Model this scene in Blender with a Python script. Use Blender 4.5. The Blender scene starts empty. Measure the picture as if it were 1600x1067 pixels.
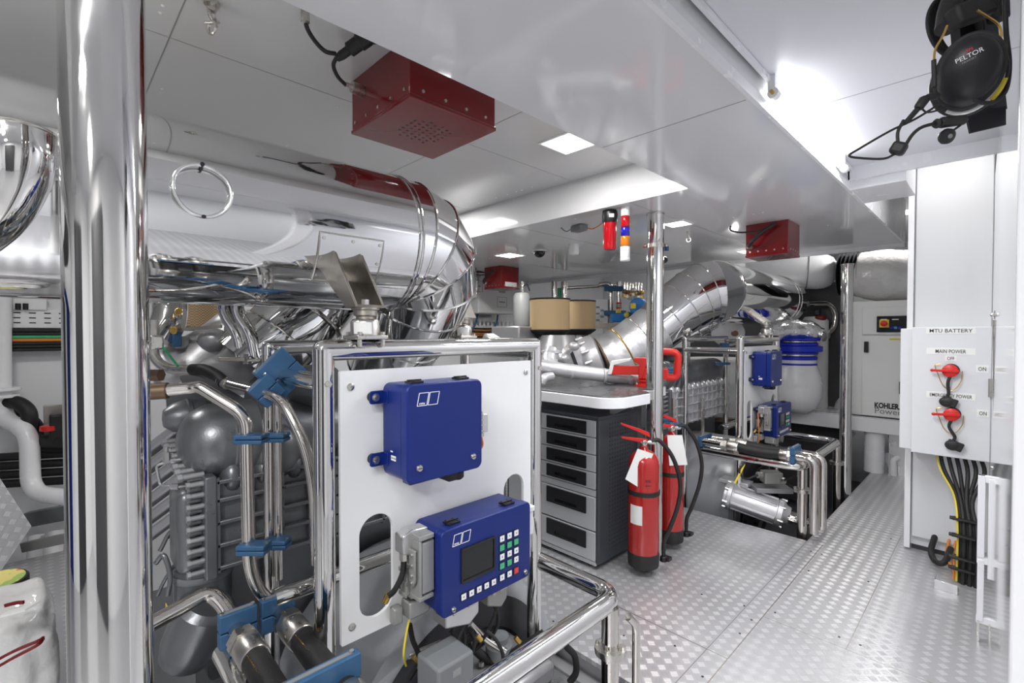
import bpy, bmesh, math, random
from mathutils import Vector, Matrix, Quaternion
C = bpy.context.scene.collection
PI = math.pi
random.seed(7)
# ---------------------------------------------------------------- camera model (for measuring the room from known sight lines)
FPX = 746.0
AZ = math.radians(45.6); PT = math.radians(1.0); EYE = Vector((0, 0, 1.4))
FW = Vector((-math.sin(AZ)*math.cos(PT), math.cos(AZ)*math.cos(PT), -math.sin(PT)))
RT = Vector((math.cos(AZ), math.sin(AZ), 0))
UP = RT.cross(FW)
def ray(px, py): return FW + RT*((px-800)/FPX) + UP*((533.5-py)/FPX)
def at(px, py, X=None, Y=None, Z=None, d=None):
    r = ray(px, py)
    if X is not None: t = (X-EYE.x)/r.x
    elif Y is not None: t = (Y-EYE.y)/r.y
    elif Z is not None: t = (Z-EYE.z)/r.z
    else: t = d
    return EYE + r*t
# ---------------------------------------------------------------- materials
MATS = {}
def nt(name):
    m = bpy.data.materials.new(name); m.use_nodes = True
    n = m.node_tree.nodes; b = n['Principled BSDF']
    return m, n, m.node_tree.links, b
def mat(name, col, rough=.5, metal=0, noise=0, nscale=8, bump=0, bscale=60, spec=.5, coat=0, var=.0, emit=None, es=0, trans=0, ior=1.45, stretch=None):
    m, n, L, b = nt(name)
    b.inputs['Base Color'].default_value = (*col, 1); b.inputs['Roughness'].default_value = rough
    b.inputs['Metallic'].default_value = metal; b.inputs['Specular IOR Level'].default_value = spec
    b.inputs['IOR'].default_value = ior
    if coat: b.inputs['Coat Weight'].default_value = coat; b.inputs['Coat Roughness'].default_value = .05
    if trans: b.inputs['Transmission Weight'].default_value = trans
    if emit: b.inputs['Emission Color'].default_value = (*emit, 1); b.inputs['Emission Strength'].default_value = es
    tc = n.new('ShaderNodeTexCoord'); src = tc.outputs['Object']
    if stretch:
        mp = n.new('ShaderNodeMapping'); mp.inputs['Scale'].default_value = stretch; L.new(src, mp.inputs['Vector']); src = mp.outputs['Vector']
    if noise or var:
        t = n.new('ShaderNodeTexNoise'); t.inputs['Scale'].default_value = nscale; t.inputs['Detail'].default_value = 4; L.new(src, t.inputs['Vector'])
        if noise:
            r = n.new('ShaderNodeMapRange'); r.inputs['From Min'].default_value = .3; r.inputs['From Max'].default_value = .7
            r.inputs['To Min'].default_value = max(0, rough-noise); r.inputs['To Max'].default_value = rough+noise
            L.new(t.outputs['Fac'], r.inputs['Value']); L.new(r.outputs['Result'], b.inputs['Roughness'])
        if var:
            mx = n.new('ShaderNodeMix'); mx.data_type = 'RGBA'
            mx.inputs['A'].default_value = (*[c*(1-var) for c in col], 1); mx.inputs['B'].default_value = (*[min(1, c*(1+var)) for c in col], 1)
            L.new(t.outputs['Fac'], mx.inputs['Factor']); L.new(mx.outputs['Result'], b.inputs['Base Color'])
    if bump:
        t2 = n.new('ShaderNodeTexNoise'); t2.inputs['Scale'].default_value = bscale; t2.inputs['Detail'].default_value = 3; L.new(src, t2.inputs['Vector'])
        bp = n.new('ShaderNodeBump'); bp.inputs['Strength'].default_value = bump; bp.inputs['Distance'].default_value = .01
        L.new(t2.outputs['Fac'], bp.inputs['Height']); L.new(bp.outputs['Normal'], b.inputs['Normal'])
    MATS[name] = m; return m
mat('chrome', (.74,.73,.71), .055, 1, noise=.03, nscale=14)
mat('tube_steel', (.68,.65,.61), .12, 1, noise=.05, nscale=20)
mat('polished_duct', (.76,.76,.76), .045, 1, noise=.02, nscale=6, bump=.02, bscale=3)
mat('brushed', (.62,.60,.56), .3, 1, noise=.08, nscale=30)
mat('raw_steel', (.42,.39,.35), .38, 1, noise=.1, nscale=25, var=.15)
mat('foil', (.82,.82,.83), .2, 1, bump=1.0, bscale=22)
mat('blanket', (.74,.74,.75), .36, .85, bump=.7, bscale=14)
mat('ceiling_gloss', (.76,.76,.77), .08, 0, spec=.8, bump=.005, bscale=2.5)
mat('ceiling_satin', (.62,.62,.62), .2, 0, spec=.6, noise=.03, bump=.01, bscale=2)
mat('ceiling_aisle', (.74,.74,.77), .35, 0)
mat('wall_white', (.80,.81,.83), .35, 0, noise=.05)
mat('white_paint', (.84,.84,.86), .25, 0, noise=.04)
mat('white_plastic', (.86,.86,.86), .35)
mat('cabinet_grey', (.70,.71,.73), .4, 0, bump=.05, bscale=300)
mat('enclosure_white', (.80,.80,.79), .38)
mat('blue_paint', (.005,.019,.16), .36, 0, noise=.04, spec=.4)
mat('blue_clamp', (.03,.095,.20), .45, 0, var=.12, nscale=30)
mat('blue_rubber', (.01,.03,.55), .35)
mat('blue_valve', (.03,.22,.62), .4)
mat('red_paint', (.17,.008,.010), .12, 0, spec=.7, noise=.03)
mat('red_gloss', (.42,.015,.013), .18, 0, spec=.6, coat=.5)
mat('red_plastic', (.6,.02,.015), .35)
mat('engine_grey', (.19,.195,.205), .33, .6, noise=.06, nscale=12, bump=.06, bscale=120)
mat('engine_light', (.38,.38,.39), .36, .5, noise=.06, nscale=12, bump=.06, bscale=90)
mat('cast_silver', (.66,.66,.68), .36, .55, noise=.08, bump=.12, bscale=80)
mat('alu', (.66,.66,.66), .32, .9, noise=.06)
mat('grey_plastic', (.20,.21,.22), .5)
mat('grey_conn', (.36,.36,.35), .42, .5, bump=.05, bscale=120)
mat('black_rubber', (.018,.017,.017), .55, bump=.08, bscale=200)
mat('black_plastic', (.012,.012,.014), .38)
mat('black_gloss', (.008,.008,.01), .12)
mat('dark_metal', (.05,.05,.055), .4, .6)
mat('chest_dark', (.055,.06,.07), .42, .2)
mat('bench_top', (.14,.14,.145), .3, .5, noise=.08, nscale=5)
mat('drawer_silver', (.66,.67,.68), .36, .5, noise=.05, stretch=(1,1,40))
mat('orange_cable', (.75,.22,.03), .5)
mat('yellow', (.75,.6,.05), .5)
mat('green', (.05,.45,.2), .5)
mat('brass', (.65,.42,.12), .3, 1)
mat('bronze', (.22,.15,.10), .4, .9)
mat('paper', (.82,.82,.80), .6, var=.03)
mat('ink', (.02,.02,.02), .6)
mat('ink_white', (.85,.85,.88), .5)
mat('ink_red', (.7,.04,.03), .5)
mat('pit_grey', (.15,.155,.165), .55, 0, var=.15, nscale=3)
mat('housing_grey', (.42,.43,.45), .3, .15, bump=.04, bscale=60)
mat('tank_grey', (.32,.33,.33), .4)
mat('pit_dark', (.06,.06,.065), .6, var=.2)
mat('tan_filter', (.50,.36,.20), .7)
mat('glass_dark', (.01,.012,.012), .08, spec=.6)
mat('lens_red', (.65,.01,.02), .1, trans=.35, emit=(.6,.0,.01), es=.05)
mat('lens_blue', (.02,.02,.55), .12, trans=.3)
mat('lens_orange', (.85,.28,.02), .12, trans=.3)
mat('plastic_wrap', (.70,.69,.68), .14, 0, spec=.8, var=.12, nscale=7, bump=1.0, bscale=16, coat=.6)
mat('clear_ring', (.88,.88,.86), .15, .9)
mat('lamp', (1,1,1), .4, emit=(1,.985,.96), es=14)
mat('lamp_tube', (1,1,1), .4, emit=(.97,.98,1), es=22)
def checker_plate(name, ox=0, oy=0):
    m, n, L, b = nt(name)
    tc = n.new('ShaderNodeTexCoord'); sp = n.new('ShaderNodeSeparateXYZ'); L.new(tc.outputs['Object'], sp.inputs[0])
    def M(op, a, b_=None, v=None):
        k = n.new('ShaderNodeMath'); k.operation = op
        for i, s in enumerate((a, b_)):
            if s is None: continue
            if isinstance(s, (int, float)): k.inputs[i].default_value = s
            else: L.new(s, k.inputs[i])
        return k.outputs[0]
    s = 1/.039
    u = M('MULTIPLY', M('ADD', sp.outputs['X'], sp.outputs['Y']), s*.7071); v = M('MULTIPLY', M('SUBTRACT', sp.outputs['Y'], sp.outputs['X']), s*.7071)
    cu = M('FLOOR', u); cv = M('FLOOR', v)
    par = M('MODULO', M('ABSOLUTE', M('ADD', cu, cv)), 2)
    par = M('GREATER_THAN', par, .5)
    fu = M('SUBTRACT', u, cu); fv = M('SUBTRACT', v, cv)
    inu = M('MULTIPLY', M('GREATER_THAN', fu, .14), M('LESS_THAN', fu, .86))
    inv = M('MULTIPLY', M('GREATER_THAN', fv, .14), M('LESS_THAN', fv, .86))
    ins = M('MULTIPLY', inu, inv)
    mask = M('MULTIPLY', par, ins)
    bars = M('MULTIPLY', M('ADD', M('SINE', M('MULTIPLY', fv, 6.283*6)), 1), .5)
    bars2 = M('MULTIPLY', M('ADD', M('SINE', M('MULTIPLY', fu, 6.283*6)), 1), .5)
    ht = M('ADD', M('MULTIPLY', mask, bars), M('MULTIPLY', M('MULTIPLY', M('SUBTRACT', 1, par), ins), bars2))
    mx = n.new('ShaderNodeMix'); mx.data_type = 'RGBA'
    mx.inputs['A'].default_value = (.56,.56,.58,1); mx.inputs['B'].default_value = (.73,.73,.74,1)
    L.new(M('MULTIPLY', mask, M('ADD', M('MULTIPLY', bars, .3), .7)), mx.inputs['Factor']); L.new(mx.outputs['Result'], b.inputs['Base Color'])
    b.inputs['Metallic'].default_value = .55; b.inputs['Roughness'].default_value = .34
    bp = n.new('ShaderNodeBump'); bp.inputs['Strength'].default_value = .3; bp.inputs['Distance'].default_value = .002
    L.new(ht, bp.inputs['Height']); L.new(bp.outputs['Normal'], b.inputs['Normal'])
    MATS[name] = m
checker_plate('checker_plate')
def mesh_mat(name, c0, c1, scale, metal=0):
    m, n, L, b = nt(name)
    tc = n.new('ShaderNodeTexCoord'); t = n.new('ShaderNodeTexChecker'); t.inputs['Scale'].default_value = scale
    t.inputs['Color1'].default_value = (*c0, 1); t.inputs['Color2'].default_value = (*c1, 1)
    L.new(tc.outputs['Object'], t.inputs['Vector']); L.new(t.outputs['Color'], b.inputs['Base Color'])
    b.inputs['Roughness'].default_value = .6; b.inputs['Metallic'].default_value = metal
    MATS[name] = m
mesh_mat('filter_mesh', (.42,.29,.16), (.20,.13,.07), 150)
mesh_mat('perforated', (.05,.053,.06), (.025,.026,.03), 60)
def glass_panel():
    m, n, L, b = nt('clear_panel')
    b.inputs['Base Color'].default_value = (.9,.92,.96,1); b.inputs['Roughness'].default_value = .03
    b.inputs['Transmission Weight'].default_value = 1; b.inputs['IOR'].default_value = 1.45
    MATS['clear_panel'] = m
glass_panel()
mat('door_gloss', (.72,.73,.77), .10, 0, spec=.9, coat=.8)
# ---------------------------------------------------------------- mesh builder
def frame_of(d):
    d = Vector(d).normalized()
    a = Vector((0,0,1)) if abs(d.z) < .9 else Vector((1,0,0))
    u = d.cross(a).normalized(); return d, u, d.cross(u)
class MB:
    def __init__(s): s.v = []; s.f = []
    def add(s, vs, fs, M=None):
        k = len(s.v)
        s.v += [tuple(M @ Vector(p)) if M else tuple(p) for p in vs]; s.f += [tuple(i+k for i in f) for f in fs]; return s
    def bx(s, x0, x1, y0, y1, z0, z1, M=None):
        v = [(x, y, z) for x in (x0, x1) for y in (y0, y1) for z in (z0, z1)]
        return s.add(v, [(0,1,3,2),(4,6,7,5),(0,4,5,1),(2,3,7,6),(0,2,6,4),(1,5,7,3)], M)
    def box(s, c, sz, M=None):
        c = Vector(c); h = Vector(sz)*.5
        T = Matrix.Translation(c) @ (M.to_4x4() if M else Matrix.Identity(4))
        return s.bx(-h.x, h.x, -h.y, h.y, -h.z, h.z, T)
    def obox(s, p0, p1, w, h, up=(0,0,1)):   # bar from p0 to p1, w across, h along up
        p0, p1 = Vector(p0), Vector(p1); d = (p1-p0).normalized(); u = Vector(up)
        sdir = d.cross(u).normalized(); u = sdir.cross(d)
        vs = [p + sdir*a*w/2 + u*b*h/2 for p in (p0, p1) for a in (-1, 1) for b in (-1, 1)]
        return s.add(vs, [(0,1,3,2),(4,6,7,5),(0,4,5,1),(2,3,7,6),(0,2,6,4),(1,5,7,3)])
    def cyl(s, p0, p1, r, r2=None, n=24):
        return s.tube([p0, p1], [r, r if r2 is None else r2], n)
    def tube(s, pts, r, n=16, closed=False):
        pts = [Vector(p) for p in pts]; N = len(pts)
        rs = list(r) if isinstance(r, (list, tuple)) else [r]*N
        tg = []
        for i in range(N):
            a = pts[i-1] if (i > 0 or closed) else pts[i]; b = pts[(i+1) % N] if (i < N-1 or closed) else pts[i]
            t = (b-a); tg.append(t.normalized() if t.length > 1e-9 else Vector((0,0,1)))
        _, u, _ = frame_of(tg[0]); k = len(s.v)
        for i in range(N):
            if i: q = tg[i-1].rotation_difference(tg[i]); u = q @ u
            w = tg[i].cross(u).normalized(); u = w.cross(tg[i]).normalized()
            for j in range(n):
                a = 2*PI*j/n; s.v.append(tuple(pts[i] + (u*math.cos(a)+w*math.sin(a))*rs[i]))
        R = N if closed else N-1
        for i in range(R):
            for j in range(n):
                a = k+i*n+j; b = k+i*n+(j+1) % n; c = k+((i+1) % N)*n+(j+1) % n; d = k+((i+1) % N)*n+j
                s.f.append((a, b, c, d))
        if not closed:
            s.f.append(tuple(k+j for j in range(n))[::-1]); s.f.append(tuple(k+(N-1)*n+j for j in range(n)))
        return s
    def lathe(s, prof, o, ax=(0,0,1), n=32):   # prof: (r, h) pairs
        d, u, w = frame_of(ax); o = Vector(o); k = len(s.v); N = len(prof)
        for r, h in prof:
            for j in range(n):
                a = 2*PI*j/n; s.v.append(tuple(o + d*h + (u*math.cos(a)+w*math.sin(a))*max(r, 1e-5)))
        for i in range(N-1):
            for j in range(n):
                s.f.append((k+i*n+j, k+i*n+(j+1) % n, k+(i+1)*n+(j+1) % n, k+(i+1)*n+j))
        s.f.append(tuple(k+j for j in range(n))[::-1]); s.f.append(tuple(k+(N-1)*n+j for j in range(n)))
        return s
    def torus(s, c, ax, R, r, n=40, m=10, a0=0, a1=2*PI):
        d, u, w = frame_of(ax); c = Vector(c); full = abs(a1-a0-2*PI) < 1e-6
        pts = [c + (u*math.cos(a0+(a1-a0)*i/(n if full else n-1)) + w*math.sin(a0+(a1-a0)*i/(n if full else n-1)))*R for i in range(n)]
        return s.tube(pts, r, m, closed=full)
    def ball(s, c, r, n=20, m=12, M=None):
        rx, ry, rz = r if isinstance(r, (list, tuple)) else (r, r, r)
        vs = [(0,0,-rz)]; fs = []
        for i in range(1, m):
            t = -PI/2 + PI*i/m
            for j in range(n): vs.append((rx*math.cos(t)*math.cos(2*PI*j/n), ry*math.cos(t)*math.sin(2*PI*j/n), rz*math.sin(t)))
        vs.append((0,0,rz)); e = len(vs)-1
        for j in range(n):
            fs.append((0, 1+(j+1) % n, 1+j)); fs.append((e, e-n+j, e-n+(j+1) % n))
        for i in range(m-2):
            for j in range(n): fs.append((1+i*n+j, 1+i*n+(j+1) % n, 1+(i+1)*n+(j+1) % n, 1+(i+1)*n+j))
        return s.add(vs, fs, Matrix.Translation(Vector(c)) @ (M.to_4x4() if M else Matrix.Identity(4)))
    def prism(s, poly, o, u, v, t):   # poly in (u,v) from origin o, extruded by vector t
        o, u, v, t = Vector(o), Vector(u), Vector(v), Vector(t); n = len(poly)
        a = [o+u*p[0]+v*p[1] for p in poly]; b = [p+t for p in a]
        return s.add(a+b, [tuple(range(n))[::-1], tuple(range(n, 2*n))] + [(i, (i+1) % n, n+(i+1) % n, n+i) for i in range(n)])
    def build(s, name, m, parent=None, bevel=0, ang=38, seg=2, sub=0):
        me = bpy.data.meshes.new(name); me.from_pydata(s.v, [], s.f); me.validate()
        bm = bmesh.new(); bm.from_mesh(me); bmesh.ops.recalc_face_normals(bm, faces=bm.faces); bm.to_mesh(me); bm.free()
        for p in me.polygons: p.use_smooth = True
        me.set_sharp_from_angle(angle=math.radians(ang))
        me.materials.append(MATS[m] if isinstance(m, str) else m)
        o = bpy.data.objects.new(name, me); C.objects.link(o)
        if bevel:
            b = o.modifiers.new('bevel', 'BEVEL'); b.width = bevel; b.segments = seg; b.limit_method = 'ANGLE'; b.angle_limit = math.radians(40); b.harden_normals = False
        if sub: q = o.modifiers.new('sub', 'SUBSURF'); q.levels = sub; q.render_levels = sub
        if parent: o.parent = parent
        return o
def fillet(pts, rad, n=6):
    pts = [Vector(p) for p in pts]; out = [pts[0]]
    for i in range(1, len(pts)-1):
        a, b, c = pts[i-1], pts[i], pts[i+1]; r = rad[i-1] if isinstance(rad, (list, tuple)) else rad
        l1 = (a-b).length; l2 = (c-b).length; r = min(r, l1*.49, l2*.49)
        p = b+(a-b).normalized()*r; q = b+(c-b).normalized()*r
        for k in range(n+1):
            t = k/n; out.append(p*(1-t)**2 + b*2*t*(1-t) + q*t*t)
    out.append(pts[-1]); return out
def spl(pts, n=8):
    pts = [Vector(p) for p in pts]; P = [pts[0]*2-pts[1]] + pts + [pts[-1]*2-pts[-2]]; out = []
    for i in range(1, len(P)-2):
        for k in range(n):
            t = k/n; a, b, c, d = P[i-1], P[i], P[i+1], P[i+2]
            out.append(.5*((2*b)+(c-a)*t+(2*a-5*b+4*c-d)*t*t+(3*b-a-3*c+d)*t**3))
    out.append(pts[-1]); return out
def rrect(x0, x1, y0, y1, r, n=5):
    out = []
    for cx, cy, a in ((x1-r, y1-r, 0), (x0+r, y1-r, 90), (x0+r, y0+r, 180), (x1-r, y0+r, 270)):
        for k in range(n+1):
            t = math.radians(a+90*k/n); out.append((cx+r*math.cos(t), cy+r*math.sin(t)))
    return out
def plate(name, outer, holes, o, u, v, th, m, parent=None, bevel=0):
    """flat plate with holes; outline in (u,v) about o, thickness th along u x v"""
    cu = bpy.data.curves.new(name, 'CURVE'); cu.dimensions = '2D'; cu.fill_mode = 'BOTH'; cu.extrude = th/2; cu.bevel_depth = 0
    for poly in [outer]+holes:
        sp = cu.splines.new('POLY'); sp.points.add(len(poly)-1); sp.use_cyclic_u = True
        for i, p in enumerate(poly): sp.points[i].co = (p[0], p[1], 0, 1)
    ob = bpy.data.objects.new('tmp', cu); C.objects.link(ob)
    dg = bpy.context.evaluated_depsgraph_get(); me = bpy.data.meshes.new_from_object(ob.evaluated_get(dg))
    bpy.data.objects.remove(ob); bpy.data.curves.remove(cu)
    u, v = Vector(u).normalized(), Vector(v).normalized(); w = u.cross(v)
    M = Matrix(((u.x, v.x, w.x, 0), (u.y, v.y, w.y, 0), (u.z, v.z, w.z, 0), (0, 0, 0, 1)))
    me.transform(Matrix.Translation(Vector(o)) @ M); me.name = name
    me.materials.clear(); me.materials.append(MATS[m])
    for p in me.polygons: p.use_smooth = False
    ob = bpy.data.objects.new(name, me); C.objects.link(ob)
    if parent: ob.parent = parent
    return ob
def text(name, s, o, u, v, size, m, parent=None, th=.0006, align='CENTER', width=1.0, bold=0):
    cu = bpy.data.curves.new(name, 'FONT'); cu.body = s; cu.size = size; cu.extrude = th; cu.align_x = align; cu.align_y = 'CENTER'; cu.resolution_u = 3; cu.offset = bold
    ob = bpy.data.objects.new('tmp', cu); C.objects.link(ob)
    dg = bpy.context.evaluated_depsgraph_get(); me = bpy.data.meshes.new_from_object(ob.evaluated_get(dg))
    bpy.data.objects.remove(ob); bpy.data.curves.remove(cu)
    u, v = Vector(u).normalized(), Vector(v).normalized(); w = u.cross(v)
    M = Matrix(((u.x*width, v.x, w.x, 0), (u.y*width, v.y, w.y, 0), (u.z*width, v.z, w.z, 0), (0, 0, 0, 1)))
    me.transform(Matrix.Translation(Vector(o)) @ M); me.name = name; me.materials.clear(); me.materials.append(MATS[m])
    ob = bpy.data.objects.new(name, me); C.objects.link(ob)
    if parent: ob.parent = parent
    return ob
def thing(name, label, cat, group=None):
    o = bpy.data.objects.new(name, None); C.objects.link(o); o.empty_display_size = .05
    o['label'] = label; o['category'] = cat
    if group: o['group'] = group
    return o
def tag(o, label, cat, group=None, kind=None):
    o['label'] = label; o['category'] = cat
    if group: o['group'] = group
    if kind: o['kind'] = kind
    return o
def struct(o): o['kind'] = 'structure'; return o
def lab(o, l): o['label'] = l; return o
XA, YA, ZA = Vector((1,0,0)), Vector((0,1,0)), Vector((0,0,1))
def var_mat(name, cols, scale, rough=.5):
    m, n, L, b = nt(name); tc = n.new('ShaderNodeTexCoord'); t = n.new('ShaderNodeTexNoise'); t.inputs['Scale'].default_value = scale
    r = n.new('ShaderNodeValToRGB'); r.color_ramp.interpolation = 'CONSTANT'
    while len(r.color_ramp.elements) < len(cols): r.color_ramp.elements.new(.5)
    for i, c in enumerate(cols): r.color_ramp.elements[i].position = .38+.12*i if i else 0; r.color_ramp.elements[i].color = (*c, 1)
    L.new(tc.outputs['Object'], t.inputs['Vector']); L.new(t.outputs['Fac'], r.inputs['Fac']); L.new(r.outputs['Color'], b.inputs['Base Color']); b.inputs['Roughness'].default_value = rough
    MATS[name] = m
var_mat('label_mix', [(.35,.5,.12), (.7,.6,.2), (.6,.2,.08)], 14)
MATS['leaning_checker'] = MATS['checker_plate']
# ================================================================ SHELL
ZB, ZU, ZA2 = 2.15, 2.36, 2.26      # low glossy panel, upper ceiling, aisle ceiling
def shell(name, m, *bxs, bevel=0):
    b = MB()
    for q in bxs: b.bx(*q)
    return struct(b.build(name, m, None, bevel))
# floor plates: aisle plate, plate between the engines, plate beyond/left
shell('floor', 'checker_plate', (-.89, 1.2, -2.5, 8.2, -.02, 0))
shell('floor_middle', 'checker_plate', (-4.2, -.892, 1.66, 3.66, -.02, -.0005))
shell('floor_left', 'checker_plate', (-4.2, -.892, -2.5, .2, -.02, -.0005))
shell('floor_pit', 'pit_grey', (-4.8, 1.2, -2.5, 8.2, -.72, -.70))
f = MB()     # girders carrying the plates at the pit edges
f.bx(-4.2, -.9, 1.67, 1.70, -.16, -.021); f.bx(-4.2, -.9, 3.62, 3.65, -.16, -.021); f.bx(-.885, -.86, -2.4, 8.1, -.16, -.021)
f.bx(-4.2, -.9, .16, .19, -.16, -.021); f.bx(-4.2, -.9, 1.60, 1.66, -.09, -.075)
struct(f.build('trim_1', 'engine_light'))
# seams and screws of the plates (dark joint lines)
s = MB()
s.bx(-.803, -.7985, -2.4, 3.66, .0, .0006)
for y, x0, x1 in ((2.52, -.8, .3), (4.21, -.8, .6)): s.bx(x0, x1, y-.0015, y+.0015, 0, .0006)
s.bx(-.46, -.457, 2.52, 4.2, 0, .0006)
s.bx(-2.2, -.8, 2.08, 2.083, 0, .0006)
tg = struct(s.build('trim_2', 'raw_steel'))
s = MB()
for p in ((-.83,1.5),(-.77,1.5),(-.83,2.45),(-.77,2.6),(-.83,2.3),(-.83,3.5),(-.77,3.5),(-.77,3.2),(-.5,2.6),(-.42,2.6),(-.5,4.1),(-1.2,1.9),(-1.1,2.5),(-.9,2.55),(-1.5,1.75),(-1.0,2.0),(-.83,1.9),(-.5,3.3)):
    s.cyl((p[0], p[1], 0), (p[0], p[1], .0012), .005, n=10)
struct(s.build('trim_3', 'dark_metal'))
# ceilings
shell('ceiling', 'ceiling_satin', (-4.8, -1.12, -2.5, 2.40, ZU, ZU+.05))
shell('ceiling_panel', 'ceiling_gloss', (-1.14, -.57, -2.5, 2.40, ZB, ZU+.04), (-4.8, -.57, 2.40, 5.08, ZB, ZU+.04))
shell('ceiling_edge', 'white_paint', (-4.8, -.56, 5.08, 5.10, ZB-.035, 2.5), (-.57, -.556, 3.0, 5.10, ZB-.004, 2.5))
shell('ceiling_aisle', 'ceiling_aisle', (-.56, 1.2, -2.5, 3.0, ZA2, ZA2+.05))
shell('ceiling_far', 'ceiling_satin', (-4.8, 1.2, 3.0, 8.2, 2.62, 2.66))
shell('trim_4', 'white_paint', (-.565, 1.2, 3.0, 3.03, 2.195, 2.5), (-.56, -.33, 3.03, 3.4, 2.15, 2.5), bevel=.002)
# fascia trim along right side of low panel
shell('trim_5', 'white_paint', (-.570, -.556, -2.5, 3.0, ZB-.004, ZB+.03), (-.556, -.545, -2.5, 3.0, ZA2-.02, ZA2-.002))
# panel joints on the ceilings
s = MB()
for y in (-.9, .30, 1.49): s.bx(-4.7, -1.14, y, y+.004, ZU-.0008, ZU)
for x in (-1.9, -2.9): s.bx(x, x+.003, -2.4, 2.4, ZU-.0008, ZU)
for x in (-3.6, -2.4, -1.5): s.bx(x, x+.003, 2.402, 5.06, ZB-.0008, ZB)
s.bx(-1.13, -.58, 1.62, 1.623, ZB-.0008, ZB); s.bx(-.56, 1.1, 1.16, 1.163, ZA2-.0008, ZA2); s.bx(-.56, 1.1, 2.1, 2.103, ZA2-.0008, ZA2)
struct(s.build('trim_6', 'grey_conn'))
s = MB()
for i in range(46):
    x = random.uniform(-3.8, -1.2); y = random.choice((.26, .34, 1.45, 1.53, 2.3, .9))
    s.ball((x, y, ZU), (.006, .006, .003), 8, 6)
for i in range(26):
    x = random.uniform(-3.6, -.7); y = random.choice((2.5, 3.2, 3.9)); s.ball((x, y, ZB), (.006, .006, .003), 8, 6)
for y in (.4, 1.1, 1.22, 2.04, 2.15, 2.8): s.ball((.0+random.uniform(-.35,.1), y, ZA2), (.006, .006, .003), 8, 6)
struct(s.build('trim_7', 'white_plastic'))
# walls
shell('wall_left', 'wall_white', (-4.85, -4.8, -2.5, 8.2, -.7, 2.7))
shell('wall_far', 'wall_white', (-4.8, 1.2, 8.2, 8.25, -.7, 2.7))
shell('wall_near', 'wall_white', (-4.8, 1.2, -2.55, -2.5, -.7, 2.7))
shell('wall_right', 'wall_white', (1.2, 1.25, -2.5, 8.2, -.7, 2.7))
# white door jamb at the right edge of view, and the glossy panel that leads to the switch cabinet
shell('door_1', 'white_paint', (.0165, .07, 1.02, 1.10, 0, ZA2), bevel=.003)
b = MB()
A = Vector((-.028, 3.72, 0)); B = Vector((.022, 1.12, 0))
n_ = Vector((.012, 0, 0))
b.add([A, B, B+n_, A+n_, A+ZA*ZA2, B+ZA*ZA2, B+n_+ZA*ZA2, A+n_+ZA*ZA2], [(0,1,2,3),(4,5,6,7),(0,1,5,4),(1,2,6,5),(2,3,7,6),(3,0,4,7)])
struct(b.build('wall_aisle', 'door_gloss'))

# unseen dark slabs added behind the viewer, to deepen reflections in the polished steel
shell('added_dark_slab_1', 'dark_metal', (-.9, .1, -2.5, -2.46, 0, 2.0), bevel=.01)
shell('added_dark_slab_2', 'blue_paint', (-2.6, -1.9, -2.5, -2.42, 0, 1.9), bevel=.01)
shell('added_dark_slab_3', 'pit_dark', (-4.1, -3.2, -2.5, -2.3, 0, 2.0), (1.0, 1.2, -1.6, -.4, 0, 2.0), bevel=.01)
# ================================================================ LIGHT FITTINGS
def panel_light(x, y, z, lbl, w=.2, grp='recessed square ceiling lights', en=26):
    t = thing('ceiling_light', lbl, 'ceiling light', grp)
    plate('frame', rrect(-w/2-.012, w/2+.012, -w/2-.012, w/2+.012, .006), [rrect(-w/2, w/2, -w/2, w/2, .004)], (x, y, z-.0035), XA, -YA, .007, 'white_plastic', t)
    MB().bx(x-w/2, x+w/2, y-w/2, y+w/2, z-.005, z-.001).build('diffuser', 'lamp', t)
    l = bpy.data.lights.new('panel_lamp', 'AREA'); l.size = w; l.energy = en; l.color = (1, .985, .96)
    o = bpy.data.objects.new('panel_lamp', l); C.objects.link(o); o.location = (x, y, z-.012); o.parent = t
    return t
panel_light(-1.53, 1.90, ZU, 'square recessed ceiling light beside the low glossy panel, ahead of the large red box', en=22)
panel_light(-3.0, 2.0, ZU, 'square ceiling light glimpsed above the bend of the near silencer')
panel_light(-1.6, -.3, ZU, 'square ceiling light reflected in the thick polished pillar', en=16)
panel_light(-3.0, -.3, ZU, 'square ceiling light over the left floor plate', en=20)
panel_light(-3.3, 3.2, ZB, 'square light in the low ceiling above the wall cabinets', en=22)
panel_light(-1.55, 3.10, ZB, 'small light in the low ceiling behind the slim polished pole', .14, en=12)
panel_light(-.75, 6.2, 2.62, 'square light in the high ceiling over the white generator enclosure', .24, en=34)
panel_light(-2.8, 6.0, 2.62, 'square light in the high ceiling behind the far engine', .24, en=18)
def tube_light(p0, p1, lbl, en=30, grp='fluorescent tubes'):
    p0, p1 = Vector(p0), Vector(p1); d = (p1-p0).normalized()
    t = thing('tube_light', lbl, 'tube light', grp)
    MB().cyl(p0, p1, .014, n=20).build('tube', 'lamp_tube', t)
    for p, s in ((p0, -1), (p1, 1)):
        MB().cyl(p, p+d*s*.03, .017, n=20).build('end_cap', 'white_plastic', t)
        MB().cyl(p+d*s*.03, p+d*s*.045, .006, n=10).build('pin', 'brass', t)
        MB().bx(p.x-.018, p.x+.004, p.y+d.y*s*.01-.012, p.y+d.y*s*.01+.012, p.z+.012, ZA2).build('bracket', 'white_plastic', t)
    l = bpy.data.lights.new('tube_lamp', 'AREA'); l.shape = 'RECTANGLE'; l.size = (p1-p0).length; l.size_y = .03; l.energy = en; l.color = (.96, .98, 1)
    o = bpy.data.objects.new('tube_lamp', l); C.objects.link(o); o.location = (p0+p1)/2 - Vector((-.02, 0, .03)); o.parent = t
    o.rotation_euler = (0, 0, PI/2)
    return t
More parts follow.
